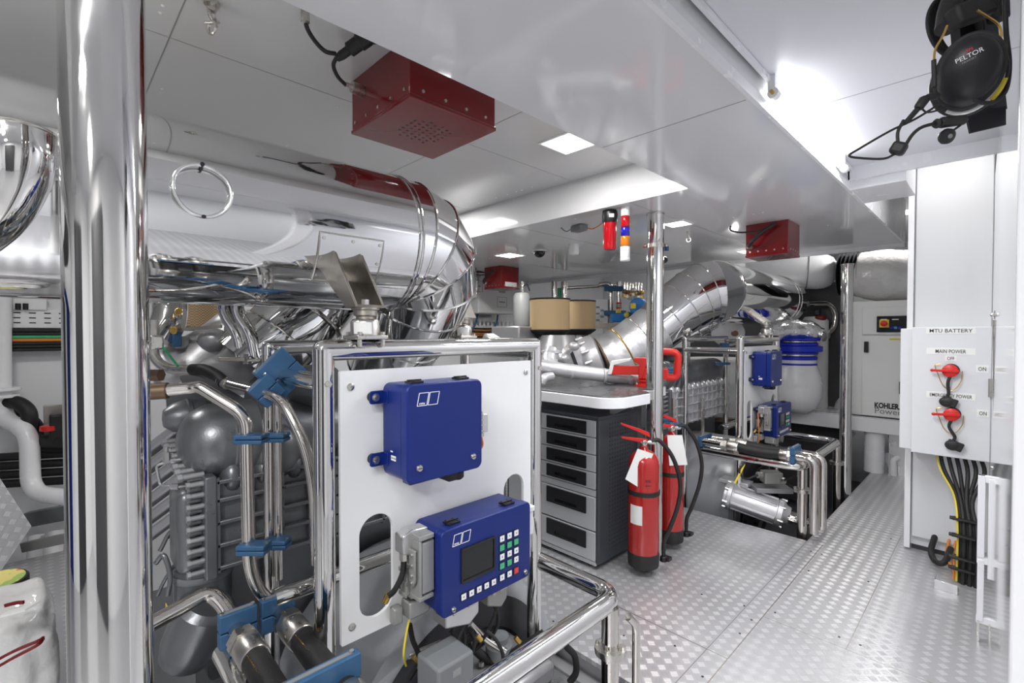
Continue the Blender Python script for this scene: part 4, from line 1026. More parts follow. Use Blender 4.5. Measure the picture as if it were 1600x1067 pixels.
rb3 = redbox(-4.15, -3.87, 3.62, 3.90, 1.90, ZB, 'small distant red box with white sticker, above the wall cabinets', False, 2)
MB().bx(-3.868, -3.866, 3.68, 3.86, 1.925, 1.975).build('sticker', 'paper', rb3)

# ================================================================ CEILING FITTINGS
def on_ceiling(px, py, z): return at(px, py, Z=z)
sl = thing('signal_tower', 'stack light with red, blue and orange bands hanging left of the slim pillar top', 'signal light')
p = at(977, 333, d=2.83); zt = ZB
prof = [(zt, .024, 'white_plastic'), (at(977, 338, d=2.83).z, .024, 'lens_red'), (at(977, 355, d=2.83).z, .025, 'lens_blue'), (at(977, 369, d=2.83).z, .026, 'lens_orange'), (at(977, 385, d=2.83).z, .027, 'white_plastic')]
zend = at(977, 408, d=2.83).z; p.x, p.y = p.x, p.y
names = ['mounting_cap', 'red_lens', 'blue_lens', 'orange_lens', 'buzzer_base']
for i, (z, r, m) in enumerate(prof):
    z2 = prof[i+1][0] if i < 4 else zend
    o = MB().lathe([(r, z2+.0015), (r+.001, z2+.003), (r+.001, z-.003), (r, z-.0015)], (p.x, p.y, 0), n=36).build(names[i], m, sl)
    if 0 < i < 4:
        MB().cyl((p.x, p.y, z2+.003), (p.x, p.y, z-.003), r*.5, n=16).build('lamp_core', m, o)
MB().lathe([(.0275, 0), (.029, .004), (.029, .008), (.027, .012)], (p.x, p.y, zend+.006), n=36).build('ring', 'white_plastic', sl)
st = thing('strobe_beacon', 'red beacon with black base beside the banded stack light', 'beacon')
p = at(953, 340, d=2.92)
z1, z2, z3 = ZB, at(953, 347, d=2.92).z, at(955, 390, d=2.92).z
MB().lathe([(.044, z2-.005), (.046, z2), (.048, z1-.03), (.044, z1-.005)], (p.x, p.y, 0), n=32).build('base', 'black_plastic', st)
MB().lathe([(.0001, z3), (.034, z3), (.038, z3+.01), (.040, z2-.005), (.0001, z2-.005)], (p.x, p.y, 0), n=32).build('red_dome', 'lens_red', st)
q = Vector((p.x, p.y, z2+.03))-F2*.046; MB().box(q, (.03, .004, .022), Matrix.Rotation(AZ, 3, 'Z')).build('label', 'paper', st)
MB().cyl((p.x, p.y, z3+.02), (p.x, p.y, z2-.01), .012, n=12).build('flash_tube', 'alu', st)
dm = thing('dome_camera', 'black dome camera on the low ceiling beyond the red beacon', 'dome camera')
p = on_ceiling(843, 392, ZB)
MB().lathe([(.075, -.008), (.075, 0)], p, n=36).build('base', 'white_plastic', dm); MB().ball(p-ZA*.012, (.052, .052, .05), 24, 12).build('dome', 'glass_dark', dm)
sd_ = thing('smoke_detector', 'white cylindrical detector under the low ceiling beyond the red beacon', 'detector')
p = on_ceiling(897, 382, ZB); MB().lathe([(.0001, -.085), (.035, -.085), (.042, -.07), (.042, 0)], p, n=28).build('body', 'white_plastic', sd_); MB().lathe([(.05, -.01), (.05, 0)], p, n=28).build('base', 'white_plastic', sd_)
p = on_ceiling(905, 352, ZB); bx_ = thing('junction_box', 'dark grey box with orange wires under the low ceiling left of the red beacon', 'junction box')
M_ = Matrix.Rotation(-.25, 3, 'Z')
MB().box(p-ZA*.022, (.11, .07, .04), M_).build('box', 'grey_plastic', bx_, .006)
MB().tube(spl([p+Vector((.05, .02, -.02)), p+Vector((.09, .03, -.035)), p+Vector((.12, .06, -.015)), p+Vector((.14, .07, .0))]), .004, 8).build('wire', 'orange_cable', bx_)
MB().tube(spl([p+Vector((-.05, -.02, -.02)), p+Vector((-.10, -.02, -.03)), p+Vector((-.14, -.03, .0))]), .004, 8).build('wire', 'grey_plastic', bx_)
def shackle(p, z, lbl, sc=1.0):
    t = thing('lifting_shackle', lbl, 'lifting eye', 'steel lifting shackles')
    a = MB().cyl((p.x, p.y, z), (p.x, p.y, z-.012*sc), .020*sc, n=20).cyl((p.x, p.y, z-.012*sc), (p.x, p.y, z-.03*sc), .012*sc, n=6); a.build('eye_bolt', 'brushed', t)
    MB().torus((p.x, p.y, z-.042*sc), RT+ZA*.2, .014*sc, .005*sc, 24, 8).build('eye', 'brushed', t)
    MB().torus((p.x, p.y, z-.075*sc), FW+RT*.5, .018*sc, .0045*sc, 24, 8).build('bow', 'brushed', t)
    MB().cyl(Vector((p.x, p.y, z-.06*sc))-RT*.02*sc, Vector((p.x, p.y, z-.06*sc))+RT*.02*sc, .005*sc, n=10).build('pin', 'brushed', t)
shackle(at(331, 2, Z=ZU), ZU, 'steel lifting shackle hanging from the ceiling near the top left', 1.0)
shackle(at(1076, 362, Z=ZB), ZB, 'small steel lifting eye under the low ceiling right of the slim pillar', .8)
kn = thing('pull_handle', 'black round knob on a thin rod just right of the slim pillar top', 'handle')
qk = at(1035, 403, d=3.05); MB().cyl((qk.x, qk.y, ZB), qk, .005, n=10).build('rod', 'brushed', kn)
MB().ball(at(1038, 406, d=3.05), .022, 16, 10).build('knob', 'black_plastic', kn)

# ================================================================ ELECTRICAL CABINET AND BATTERY SWITCH BOX ON THE RIGHT
cb = thing('electrical_cabinet', 'tall pale grey cabinet on the right, behind the battery switch box', 'cabinet')
MB().bx(-.418, .0-.035, 4.02, 4.35, .03, 2.6).build('body', 'cabinet_grey', cb, .004)
MB().bx(-.421, -.390, 3.985, 4.02, .01, 2.6).build('frame_post', 'white_paint', cb, .002)
MB().bx(-.382, -.032, 3.99, 4.02, .09, 2.55).build('door', 'cabinet_grey', cb, .005)
MB().bx(-.385, -.05, 4.03, 4.3, .0, .03).build('plinth', 'dark_metal', cb)
sb = thing('battery_switch_box', 'grey box lettered MAIN POWER and EMERGENCY POWER with two red keys, on the tall cabinet', 'switch box')
MB().bx(-.425, -.034, 3.755, 3.982, .695, 1.428).build('housing', 'cabinet_grey', sb, .004)
dr = MB().bx(-.366, -.028, 3.715, 3.752, .686, 1.436).build('door', 'cabinet_grey', sb, .004)
def lblx(txt, cx, cy, wpx, hpx, size, name='label'):
    a, b_ = at(cx-wpx/2, cy, Y=3.714), at(cx+wpx/2, cy, Y=3.714); h = abs(at(cx, cy-hpx/2, Y=3.714).z-at(cx, cy+hpx/2, Y=3.714).z)
    o = MB().bx(a.x, b_.x, 3.7135, 3.7145, a.z-h/2, a.z+h/2).build(name, 'paper', dr)
    tw = text('lettering', txt, ((a.x+b_.x)/2, 3.7128, a.z-.002), XA, ZA, size, 'ink', o, .0003, width=1.0, bold=.0001)
    # fit lettering to strip width
    xs = [v.co.x for v in tw.data.vertices]; k = (b_.x-a.x)*(.62 if len(txt) < 11 else .86)/(max(xs)-min(xs)); m_ = (a.x+b_.x)/2
    for v_ in tw.data.vertices: v_.co.x = m_+(v_.co.x-m_)*k
lblx('MTU BATTERY', 1486, 516.5, 78, 10, .030)
lblx('MAIN POWER', 1486, 548, 77, 10, .030)
lblx('OFF', 1485.5, 559.5, 18, 9, .027)
lblx('ON', 1535, 576, 20, 12, .030)
lblx('EMERGENCY POWER', 1486, 615.5, 77, 10, .028)
lblx('ON', 1536, 645, 19, 11, .030)
def isoswitch(cx, cy, px2, py2, lbl):
    t = thing('battery_key_switch', lbl, 'switch', 'red battery key switches')
    c = at(cx, cy, Y=3.713)
    MB().lathe([(.036, 0), (.036, .012), (.030, .016)], c+Vector((.004, 0, .004)), -YA, 28).build('mount', 'black_plastic', t)
    MB().lathe([(.034, .012), (.036, .018), (.036, .030), (.026, .036), (.0001, .037)], c, -YA, 28).build('knob', 'red_plastic', t)
    l = at(cx-28, cy-1, Y=3.70); r = at(cx+14, cy+1, Y=3.70)
    MB().obox((l.x, 3.676, l.z), (r.x, 3.676, r.z), .014, .014).ball((l.x, 3.676, l.z), .009, 12, 8).build('key_lever', 'red_plastic', t, .002)
    k = [c+Vector((.0, -.02, -.03)), at(cx-4, cy+20, Y=3.69), at(cx-3 if cy < 600 else cx+5, cy+36, Y=3.69), at(px2-6, py2-5, Y=3.69)]
    MB().tube(spl(k), .008, 10).build('strap', 'black_rubber', t)
    p = at(px2, py2, Y=3.69); MB().box(p, (.07, .02, .05), Matrix.Rotation(.35, 3, 'Y')).ball(p+Vector((-.01, 0, 0)), (.036, .016, .03), 14, 8).build('cap', 'black_rubber', t, .006)
    w = [c+Vector((.05, -.01, .0)), at(cx+16, cy+18, Y=3.70), at(cx+2, cy+31, Y=3.70), at(cx-12, cy+22, Y=3.70), at(cx-20, cy+4, Y=3.70), at(cx-24, cy-8, Y=3.70), at(cx-16, cy-10, Y=3.70)]
    MB().tube(spl(w), .0022, 8).build('wire_loop', 'brass', t)
    return t
isoswitch(1485, 579, 1483, 628, 'upper red battery key switch, below the OFF label')
isoswitch(1487, 647, 1492, 696, 'lower red battery key switch, below the EMERGENCY POWER label')
MB().cyl((-.033, 3.7, 1.05), (-.033, 3.7, 1.15), .008, n=10).build('hinge', 'brushed', sb)
# power cables leaving the box and running down
grp = 'black power cables below the switch box'
for i in range(6):
    k = i-2.5
    xs = -.24+.034*i
    pts = [Vector((xs, 3.80, .70)), Vector((xs+.02, 3.78, .60)), Vector((-.125+.012*k, 3.72-.012*(i % 2), .45)), Vector((-.105+.013*k, 3.64-.014*(i % 2), .30)), Vector((-.105+.013*k, 3.60-.014*(i % 2), .02))]
    o = MB().tube(spl(pts, 6), .010, 12).build('power_cable', 'black_rubber'); tag(o, 'black power cable running down from the battery switch box', 'cable', grp)
o = MB().tube(spl([Vector((-.26, 3.80, .70)), Vector((-.235, 3.76, .60)), Vector((-.17, 3.70, .47)), Vector((-.15, 3.62, .30)), Vector((-.15, 3.59, .03))], 6), .005, 10).build('power_cable', 'yellow'); tag(o, 'yellow wire along the left of the black power cables', 'cable')
for k, (z, yy) in enumerate(((.36, 3.645), (.28, 3.60), (.16, 3.59), (.10, 3.59))):
    t = thing('cable_tie', 'black tie block on the power cables, number %s from the top' % ('one', 'two', 'three', 'four')[k], 'cable tie', 'ties on the power cables')
    MB().box((-.125, yy, z), (.095, .045, .012)).cyl((-.185, yy, z), (-.17, yy, z), .010, n=10).build('block', 'black_plastic', t, .002)
for k, (c_, r_) in enumerate((('orange_cable', .007), ('orange_cable', .006), ('green', .005))):
    o = MB().tube(spl([Vector((-.20+.03*k, 4.02, .14)), Vector((-.21+.03*k, 3.90, .06)), Vector((-.19+.02*k, 3.78, .05)), Vector((-.165+.004*k, 3.66, .07)), Vector((-.16, 3.62, .02))], 6), r_, 10).build('loose_cable', c_)
    tag(o, ('thicker orange cable looping out under the tall cabinet', 'thinner orange cable looping out under the tall cabinet', 'green wire looping out under the tall cabinet')[k], 'cable')
o = MB().tube(spl([Vector((-.27, 4.0, .12)), Vector((-.28, 3.90, .05)), Vector((-.25, 3.80, .03)), Vector((-.21, 3.78, .05)), Vector((-.19, 3.9, .10))], 6), .016, 12).build('loose_cable', 'black_rubber'); tag(o, 'thick black cable loop under the tall cabinet', 'cable')
o = MB().bx(-.235, -.14, 3.47, 3.475, .0, .05).bx(-.235, -.14, 3.475, 3.56, .0, .006).bx(-.235, -.232, 3.475, 3.56, .006, .05).build('floor_bracket', 'alu', None, .001); tag(o, 'aluminium angle bracket on the floor where the cables end', 'bracket')
# white profile frame beside the cables
wf = thing('ladder_stand', 'narrow white ladder-like frame standing right of the black cables', 'frame')
for (a, b_, z0, z1, nm) in ((1529, 1541, .39, .76, 'upright'), (1530, 1541, .10, .38, 'upright'), (1546, 1556, .30, .75, 'upright')):
    pa, pb = at(a, 700, Y=3.0), at(b_, 700, Y=3.0); MB().bx(pa.x, pb.x, 3.0, 3.03, z0, z1).build(nm, 'white_paint', wf, .002)
pa, pb = at(1529, 700, Y=3.0), at(1556, 700, Y=3.0)
for z in (.09, .36, .73): MB().bx(pa.x, pb.x, 3.002, 3.028, z, z+.03).build('crossbar', 'white_paint', wf, .002)
MB().bx(pa.x+.004, pa.x+.012, 3.0, 3.03, 0, .1).bx(pb.x-.012, pb.x-.004, 3.0, 3.03, 0, .1).build('foot', 'brushed', wf)
# door stays and their clamps by the glossy panel
def stay(py, lbl, d=2.2):
    t = thing('door_fitting', lbl, 'fitting', 'small steel fittings by the glossy panel')
    c = at(1557, py, d=d)
    MB().cyl(c-ZA*.02, c+ZA*.02, .008, n=12).build('pin', 'brushed', t)
    MB().cyl(c-RT*.02, c+RT*.016, .006, n=10).build('cross_pin', 'brushed', t)
    MB().ball(c+RT*.014, .009, 12, 8).build('cap', 'brushed', t); MB().ball(c-RT*.018, .009, 12, 8).build('cap', 'brushed', t)
    return t, c
stay(492, 'upper steel fitting at the edge of the glossy panel beside the switch box top'); stay(731, 'lower steel fitting at the edge of the glossy panel beside the switch box bottom')
rd = MB().tube([at(1559, 489, d=2.2), at(1583, 447, d=1.15)], .0028, 10).build('stay_rod', 'dark_metal'); tag(rd, 'thin slanting rod beside the glossy panel above the upper steel fitting', 'rod')
hr_ = MB().tube([at(1556, 500, d=2.2), at(1556.5, 722, d=2.2)], .010, 14).build('hinge_tube', 'brushed'); tag(hr_, 'upright steel rod joining the two fittings at the glossy panel', 'rod')
# ================================================================ HEADSET ON ITS BRACKET
hb = thing('headset_bracket', 'black angled shelf bracket under the ear defenders, top right', 'bracket')
Dh = .86
def H(x, y, d=Dh): return at(x, y, d=d)
q = [H(1510, 178, .90), H(1572, 165, .90), H(1572, 195, .90), H(1517, 208, .90)]
nf = F2*.004
MB().add(q+[p+nf for p in q], [(0,1,2,3),(7,6,5,4),(0,1,5,4),(1,2,6,5),(2,3,7,6),(3,0,4,7)]).build('lip', 'dark_metal', hb)
q = [H(1498, 20, .93), H(1556, 10, .93), H(1574, 170, .93), H(1510, 180, .93)]; nf = F2*.02
MB().add(q+[p+nf for p in q], [(0,1,2,3),(7,6,5,4),(0,1,5,4),(1,2,6,5),(2,3,7,6),(3,0,4,7)]).build('back_plate', 'black_plastic', hb)
hs = thing('ear_defenders', 'black ear defender headset with white lettering hanging at the top right', 'headset')
cc = H(1514, 112, .80)
def ell(c, rx, ry, th, tilt, nm, m, bev=0):
    n = (EYE-c).normalized(); r_ = UP.cross(n).normalized(); p_ = n.cross(r_)
    u = (r_*math.cos(tilt)+p_*math.sin(tilt)).normalized(); v = n.cross(u)
    M = Matrix((u, v, n)).transposed()
    return u, v, n, M
tilt = math.radians(-8)
u, v_, n, M = ell(cc, 0, 0, 0, tilt, '', '')
KR = (u*math.cos(.36)+v_*math.sin(.36)); KU = n.cross(KR)
cup = MB().ball(cc, (.041, .055, .027), 36, 20, M).build('ear_cup', 'black_plastic', hs)
MB().tube([cc-n*.004+u*.040*math.cos(2*PI*k/40)+v_*.054*math.sin(2*PI*k/40) for k in range(40)], .006, 10, closed=True).build('cup_rim', 'black_rubber', cup)
text('lettering', '3M', cc+n*.0238+v_*.032-u*.004, KR, KU, .007, 'ink_red', cup, .0003)
tx = text('lettering', 'PELTOR', cc+n*.0258+v_*.024-u*.003, KR, KU, .0098, 'ink_white', cup, .0003)
text('lettering', 'HEADSET', cc+n*.0268+v_*.017-u*.002, KR, KU, .0042, 'grey_conn', cup, .0003)
MB().tube([cc-n*.028-v_*.012+u*.041*math.cos(2*PI*k/40)+v_*.050*math.sin(2*PI*k/40) for k in range(40)], .010, 12, closed=True).build('ear_cushion', 'black_rubber', hs)
MB().tube([cc-n*.018-v_*.013+u*.042*math.cos(t_)+v_*.051*math.sin(t_) for t_ in [math.radians(-120+7*i) for i in range(20)]], .004, 8).build('silver_seam', 'alu', hs)
MB().tube([cc-n*.017-v_*.012+u*.046*math.cos(t_)+v_*.055*math.sin(t_) for t_ in [math.radians(-42+5*i) for i in range(8)]], .0045, 8).build('yellow_mark', 'yellow', hs)
far_c = H(1524, 122, .93)
MB().ball(far_c, (.040, .052, .024), 28, 16, M).build('ear_cup', 'black_plastic', hs)
# band
bp = spl([H(1478, 45, .84), H(1484, 10, .85), H(1500, -25, .86), H(1530, -40, .88), H(1556, -10, .90), H(1560, 30, .90)], 6)
MB().tube(bp, .016, 14).build('head_band', 'black_rubber', hs)
MB().obox(H(1487, 30, .82), H(1546, 8, .82), .03, .035, UP).build('band_pad', 'black_rubber', hs, .006)
for k, pts in enumerate(([(1480, 40), (1474, 55), (1460, 78), (1459, 96)], [(1527, 16), (1562, 38), (1565, 58)])):
    MB().tube(fillet([H(x, y, .79) for x, y in pts], .01, 4), .0018, 8).build('spring_wire', 'brass', hs)
MB().cyl(H(1459, 94, .79), H(1460, 136, .79), .0035, n=10).build('wire_grip', 'black_rubber', hs)
# coil of cable behind
co_ = thing('cable_coil', 'coil of black headset cable hanging left of the ear defenders', 'cable')
for i in range(8):
    c = H(1492+.8*i, 42+i*.8, .90+.006*i)
    rx, ry = .050-.0035*(i % 4), .062-.0035*(i % 4)
    uu = (RT*.94+UP*.34).normalized(); vv = (UP*.94-RT*.34).normalized()
    MB().tube([c+uu*rx*math.cos(2*PI*k/44)+vv*ry*math.sin(2*PI*k/44) for k in range(44)], .0034, 10, closed=True).build('turn', 'black_rubber', co_)
# leads and plugs
ld = thing('headset_lead', 'black lead with plugs looping out below the ear defenders', 'cable')
W = lambda pts, r, nm, m='black_rubber', d=.80: MB().tube(spl([H(x, y, d) for x, y in pts], 8), r, 10).build(nm, m, ld)
W([(1470, 161), (1430, 186), (1390, 205), (1345, 231), (1327, 243), (1345, 247), (1380, 248), (1398, 241)], .0019, 'lead')
W([(1479, 168), (1455, 175), (1445, 174), (1440, 166), (1446, 158), (1455, 152)], .0015, 'lead')
W([(1412, 188), (1403, 206), (1403, 226)], .0026, 'lead'); W([(1414, 228), (1426, 210), (1440, 199), (1460, 193)], .0028, 'lead')
W([(1512, 186), (1500, 196), (1486, 206)], .0018, 'lead')
W([(1518, 148), (1525, 157), (1540, 161), (1556, 158), (1572, 140), (1577, 100), (1572, 50), (1570, -10)], .0035, 'lead')
for a, b_, r in (((1466, 149), (1446, 153), .006), ((1446, 153), (1434, 170), .008), ((1434, 170), (1414, 193), .0045), ((1460, 194), (1468, 192), .008), ((1468, 192), (1508, 187), .009)):
    p0, p1 = H(*a, .80), H(*b_, .80); MB().lathe([(r*.7, 0), (r, .004), (r*.9, (p1-p0).length-.003), (r*.6, (p1-p0).length)], p0, p1-p0, 14).build('plug', 'black_rubber', ld)
MB().box(H(1404, 232, .80), (.022, .02, .020), Matrix.Rotation(.5, 3, 'Y')).build('splitter', 'black_rubber', ld, .005)
mc = thing('push_button', 'round black push-to-talk button dangling below the ear defenders', 'button')
p = H(1478, 213, .80); MB().lathe([(.0105, -.004), (.0125, 0), (.012, .005), (.007, .008), (.0001, .009)], p, (-FW-UP*.4), 24).build('body', 'black_plastic', mc)
MB().lathe([(.004, 0), (.003, .002)], p+(-FW-UP*.4).normalized()*.008, (-FW-UP*.4), 12).build('button', 'grey_plastic', mc)
# ================================================================ TURBOCHARGER, AIR FILTERS AND THINGS BEHIND THE WORKTOP
tc = thing('turbocharger', 'silver-grey turbocharger housing behind the grey worktop, left of the foil-wrapped pipe', 'turbocharger')
c = at(916, 564, d=4.09); ax = (wp[-1]-wp[-3]).normalized(); ax = (ax*.75+Vector((-.25,-.1,-.05))).normalized()
MB().lathe([(.17, -.12), (.20, -.10), (.205, -.02), (.19, .02), (.17, .05), (.19, .07), (.21, .09), (.21, .12), (.17, .15), (.13, .20), (.10, .26)], c, ax, 44).build('housing', 'cast_silver', tc)
b = MB().lathe([(.20, 0), (.222, .004), (.222, .03), (.20, .034)], c+ax*.085, ax, 44); b.build('clamp_ring', 'dark_metal', tc)
d_, u_, w_ = frame_of(ax)
for k in range(14):
    a = 2*PI*k/14; q = c+(u_*math.cos(a)+w_*math.sin(a))*.205; MB().cyl(q-ax*.03, q+ax*.03, .014, n=8).build('bolt', 'cast_silver', tc)
for px, py, r in ((897, 541, .045), (893, 578, .05), (915, 583, .04), (880, 560, .05)): MB().ball(at(px, py, d=3.72), (r, r, r*.8), 14, 8).build('boss', 'cast_silver', tc)
MB().obox(at(868, 568, d=3.75), at(893, 540, d=3.85), .07, .05).build('arm', 'cast_silver', tc, .01)
MB().lathe([(.20, 0), (.16, .08), (.14, .12)], at(872, 545, d=4.15), ZA, 32).build('compressor_inlet', 'engine_light', tc)
wp_ = thing('coolant_pipe', 'white-painted pipe running across behind the grey worktop towards the red vise', 'pipe')
MB().tube(fillet([at(840,572,d=3.3), at(862,575,d=3.3), at(880,578,d=3.32), at(950,587,d=3.35), at(1000,594,d=3.38)], .03, 5), .048, 28).build('pipe', 'cast_silver', wp_)
MB().tube(fillet([at(862,548,d=3.42), at(856,566,d=3.36), at(866,577,d=3.32)], .05, 5), .056, 28).build('elbow', 'cast_silver', wp_)
MB().lathe([(.07, 0), (.075, .004), (.075, .02), (.07, .024)], at(862, 552, d=3.42), ZA, 28).build('flange', 'cast_silver', wp_)
for k, x in enumerate((893, 945, 985)):
    q = at(x, 579+(x-880)*.125, d=3.33); MB().lathe([(.05, -.008), (.053, -.006), (.053, .006), (.05, .008)], q, RT, 28).build('collar', 'cast_silver', wp_)
MB().tube(fillet([at(846,598,d=3.2), at(850,590,d=3.2), at(862,588,d=3.25)], .03, 4), .03, 20).build('branch', 'cast_silver', wp_)
def airfilter(px, ytop, ybot, w, d, lbl):
    t = thing('air_filter', lbl, 'air filter', 'tan air filter drums')
    a, b_ = at(px, ytop, d=d), at(px, ybot, d=d); r = w*d/FPX/2
    MB().lathe([(r, 0), (r, a.z-b_.z)], b_, n=56).build('drum', 'tan_filter', t)
    MB().lathe([(r+.004, 0), (r+.006, .004), (r+.006, .012), (r-.01, .014)], Vector((b_.x, b_.y, a.z)), n=56).build('lid', 'black_plastic', t)
    MB().lathe([(r*.7, -.05), (r*.92, -.02), (r+.006, -.006), (r+.006, .004), (r, .006)], b_, n=56).build('base_ring', 'black_rubber', t)
    MB().lathe([(r*.72, -.14), (r*.66, -.12), (r*.62, -.05)], b_, n=40).build('neck', 'engine_grey', t)
airfilter(859, 469, 516, 62, 4.25, 'front tan air filter drum with black rim behind the grey worktop')
airfilter(902, 472, 515, 56, 4.85, 'second tan air filter drum, half hidden behind the front one')
# near engine's mesh air filter, seen left of the S-shaped pipes
t = thing('air_filter', 'tan mesh air filter seen between the thick pillar and the S-shaped pipes', 'air filter')
a, b_ = at(315, 470, d=2.6), at(315, 511, d=2.6)
MB().lathe([(.17, 0), (.17, .34)], b_, n=48).build('drum', 'filter_mesh', t); MB().lathe([(.175, -.02), (.175, 0)], b_, n=48).build('rim', 'black_rubber', t)
o = thing('steel_elbow', 'chrome elbow with brass rings between the thick pillar and the tan mesh filter', 'pipe elbow')
MB().tube(spl([at(262,455,d=1.95), at(266,480,d=1.95), at(262,505,d=1.93), at(246,530,d=1.9)]), .062, 32).build('elbow', 'chrome', o)
for p_, q_ in (((279, 487), (280, 487)), ((271, 516), (272, 517))):
    a = at(*p_, d=1.88); MB().lathe([(.012, -.004), (.016, 0), (.012, .004), (.006, .004)], a, -FW, 18).build('brass_ring', 'brass', o)
o = MB().obox(at(246, 517, d=1.9), at(346, 510, d=1.9), .01, .012).build('thin_bar', 'raw_steel'); tag(o, 'thin steel bar crossing below the tan mesh filter', 'bar')
o = thing('valve_block', 'small mixed valve block with blue and steel pieces above the brown coupling', 'valve')
MB().box(at(283, 535, d=1.95), (.06, .05, .05)).build('body', 'grey_conn', o, .006); MB().box(at(276, 530, d=1.9), (.03, .03, .06)).build('blue_block', 'blue_clamp', o, .004)
MB().box(at(244, 535, d=1.7), (.04, .04, .05)).build('steel_block', 'brushed', o, .006)
MB().cyl(at(238, 586, d=1.5), at(252, 586, d=1.5), .020, n=6).build('brown_nut', 'bronze', o)
# grey charge-air box and small parts left of the filters
cb_ = thing('charge_air_box', 'grey metal box with caps behind the top rail of the foreground stand, below the tank', 'engine box')
a = at(808, 545, d=4.3)
MB().box(a+ZA*.09, (.32, .34, .22), Matrix.Rotation(.1, 3, 'Z')).build('box', 'engine_light', cb_, .012)
for px, py in ((816, 533), (829, 533), (808, 512), (795, 516)): MB().lathe([(.035, 0), (.035, .03), (.02, .04)], at(px, py+6, d=4.0 if py > 520 else 4.3), ZA, 20).build('cap', 'engine_light', cb_)
MB().box(at(768, 533, d=3.9), (.12, .12, .10), Matrix.Rotation(.4, 3, 'Y')).build('cover', 'engine_light', cb_, .02)
tk = thing('expansion_tank', 'upright grey-white cylindrical tank right of the wall cabinets', 'tank')
a = at(816, 512, d=5.2); MB().lathe([(.0001, 0), (.08, .005), (.098, .03), (.098, .34), (.08, .375), (.0001, .39)], a, n=40).build('tank', 'tank_grey', tk)
MB().cyl((a.x, a.y, -.7), a+ZA*.01, .03, n=16).build('stand_tube', 'tank_grey', tk)
MB().cyl(a+ZA*.38, a+ZA*.50, .02, n=16).build('neck', 'tube_steel', tk)
MB().tube(spl([a+ZA*.44, a+ZA*.47+RT*.05, a+ZA*.40+RT*.08]), .007, 8).build('pipe', 'dark_metal', tk)
# wall cabinets on the left wall, far side
def wallbox(x0, x1, yt, yb, dpt, lbl, tagw=True):
    t = thing('wall_cabinet', lbl, 'cabinet', 'pale grey wall cabinets')
    X0, X1 = -4.78, -4.42
    a, b_ = at(x0, yb, X=X1), at(x1, yb, X=X1); zt_ = min(at((x0+x1)/2, yt, X=X1).z, 2.14)
    MB().bx(X0, X1-.02, a.y, b_.y, a.z, zt_).build('body', 'enclosure_white', t, .006)
    d_ = MB().bx(X1-.02, X1, a.y+.004, b_.y-.004, a.z+.006, zt_-.006).build('door', 'enclosure_white', t, .004)
    if tagw:
        c = at((x0+x1)/2+9, yb-17, X=X1); o = plate('name_plate', rrect(-.085, .085, -.065, .065, .004), [rrect(-.08, .08, -.06, .06, .003)], c+XA*.001, YA, ZA, .002, 'grey_conn', d_)
        MB().box(c+XA*.001, (.001, .10, .012)).build('lettering', 'grey_plastic', o)
        c2 = at((x0+x1)/2+9, yb-33, X=X1); MB().box(c2, (.006, .11, .025)).build('vent', 'grey_conn', d_)
wallbox(749, 802, 424, 489, 0, 'larger pale wall cabinet with small plate, below the small distant red box')
wallbox(727, 746, 424, 464, 0, 'narrower pale wall cabinet beside the bend of the near silencer', True)
# cable tray with coloured cables below the cabinets
ct = thing('cable_tray', 'perforated cable tray on the wall below the pale cabinets', 'cable tray')
X1 = -4.70
a, b_ = at(735, 515, X=X1), at(802, 500, X=X1)
hl = [rrect(y, y+.03, z, z+.05, .004, 2) for y in [a.y+.04+.07*i for i in range(int((b_.y-a.y-.06)/.07))] for z in (1.34, 1.42, 1.50)]
plate('tray', rrect(a.y, b_.y, 1.32, 1.60, .004), hl, (X1, 0, 0), YA, ZA, .004, 'white_plastic', ct)
MB().bx(-4.78, X1, a.y, b_.y, 1.60, 1.605).build('flange', 'white_plastic', ct)
for i in range(10):
    z = 1.33+.022*i; c_ = ('orange_cable', 'orange_cable', 'black_rubber', 'orange_cable', 'black_rubber')[i % 5]
    o = MB().tube(spl([Vector((X1+.012, a.y-.15, z-.06)), Vector((X1+.015, a.y+.3, z-.07)), Vector((X1+.015, b_.y+.1, z-.06))]), .008, 8).build('tray_cable', c_); tag(o, ('orange' if 'orange' in c_ else 'black')+' cable lying along the tray below the pale cabinets', 'cable', 'orange cables on the far tray' if 'orange' in c_ else 'black cables on the far tray')
for k, px in enumerate((738, 770)):
    o = MB().tube(spl([at(px+8, 490, X=-4.6), at(px+6, 503, X=-4.6), at(px, 515, X=-4.62), at(px-3, 522, X=-4.64)]), .012, 10).build('hanging_cable', 'blue_clamp'); tag(o, 'blue cable dropping %s' % ('below the left edge of the larger pale cabinet' if k == 0 else 'below the middle of the larger pale cabinet'), 'cable')
# ---- pipework on the wall behind the filters
def vpipe(px, y0, y1, d, r, lbl, m='tube_steel', grp=None):
    t = MB().cyl(at(px, y0, d=d), at(px, y1, d=d), r, n=20).build('wall_pipe', m); return tag(t, lbl, 'pipe', grp)
vpipe(866, 440, 470, 6.2, .035, 'polished vertical pipe just above the front tan filter, the left one')
vpipe(882, 440, 470, 6.2, .045, 'polished vertical pipe above the gap between the tan filters, the thicker one')
vpipe(874, 450, 470, 6.25, .025, 'pipe with green bands between two polished pipes above the tan filters', 'green')
def hp(pts, d, r, lbl, m='tube_steel', rad=.06):
    o = MB().tube(fillet([at(x, y, d=d) for x, y in pts], rad, 5), r, 16).build('wall_pipe', m); return tag(o, lbl, 'pipe')
hp([(886, 450), (1000, 443)], 6.3, .022, 'long thin steel pipe running level under the ceiling edge behind the slim pillar')
hp([(936, 445), (954, 443), (954, 506)], 5.9, .034, 'polished pipe turning down left of the blue valves')
hp([(967, 440), (967, 492)], 5.85, .03, 'polished pipe with a red and green band above the blue valve box')
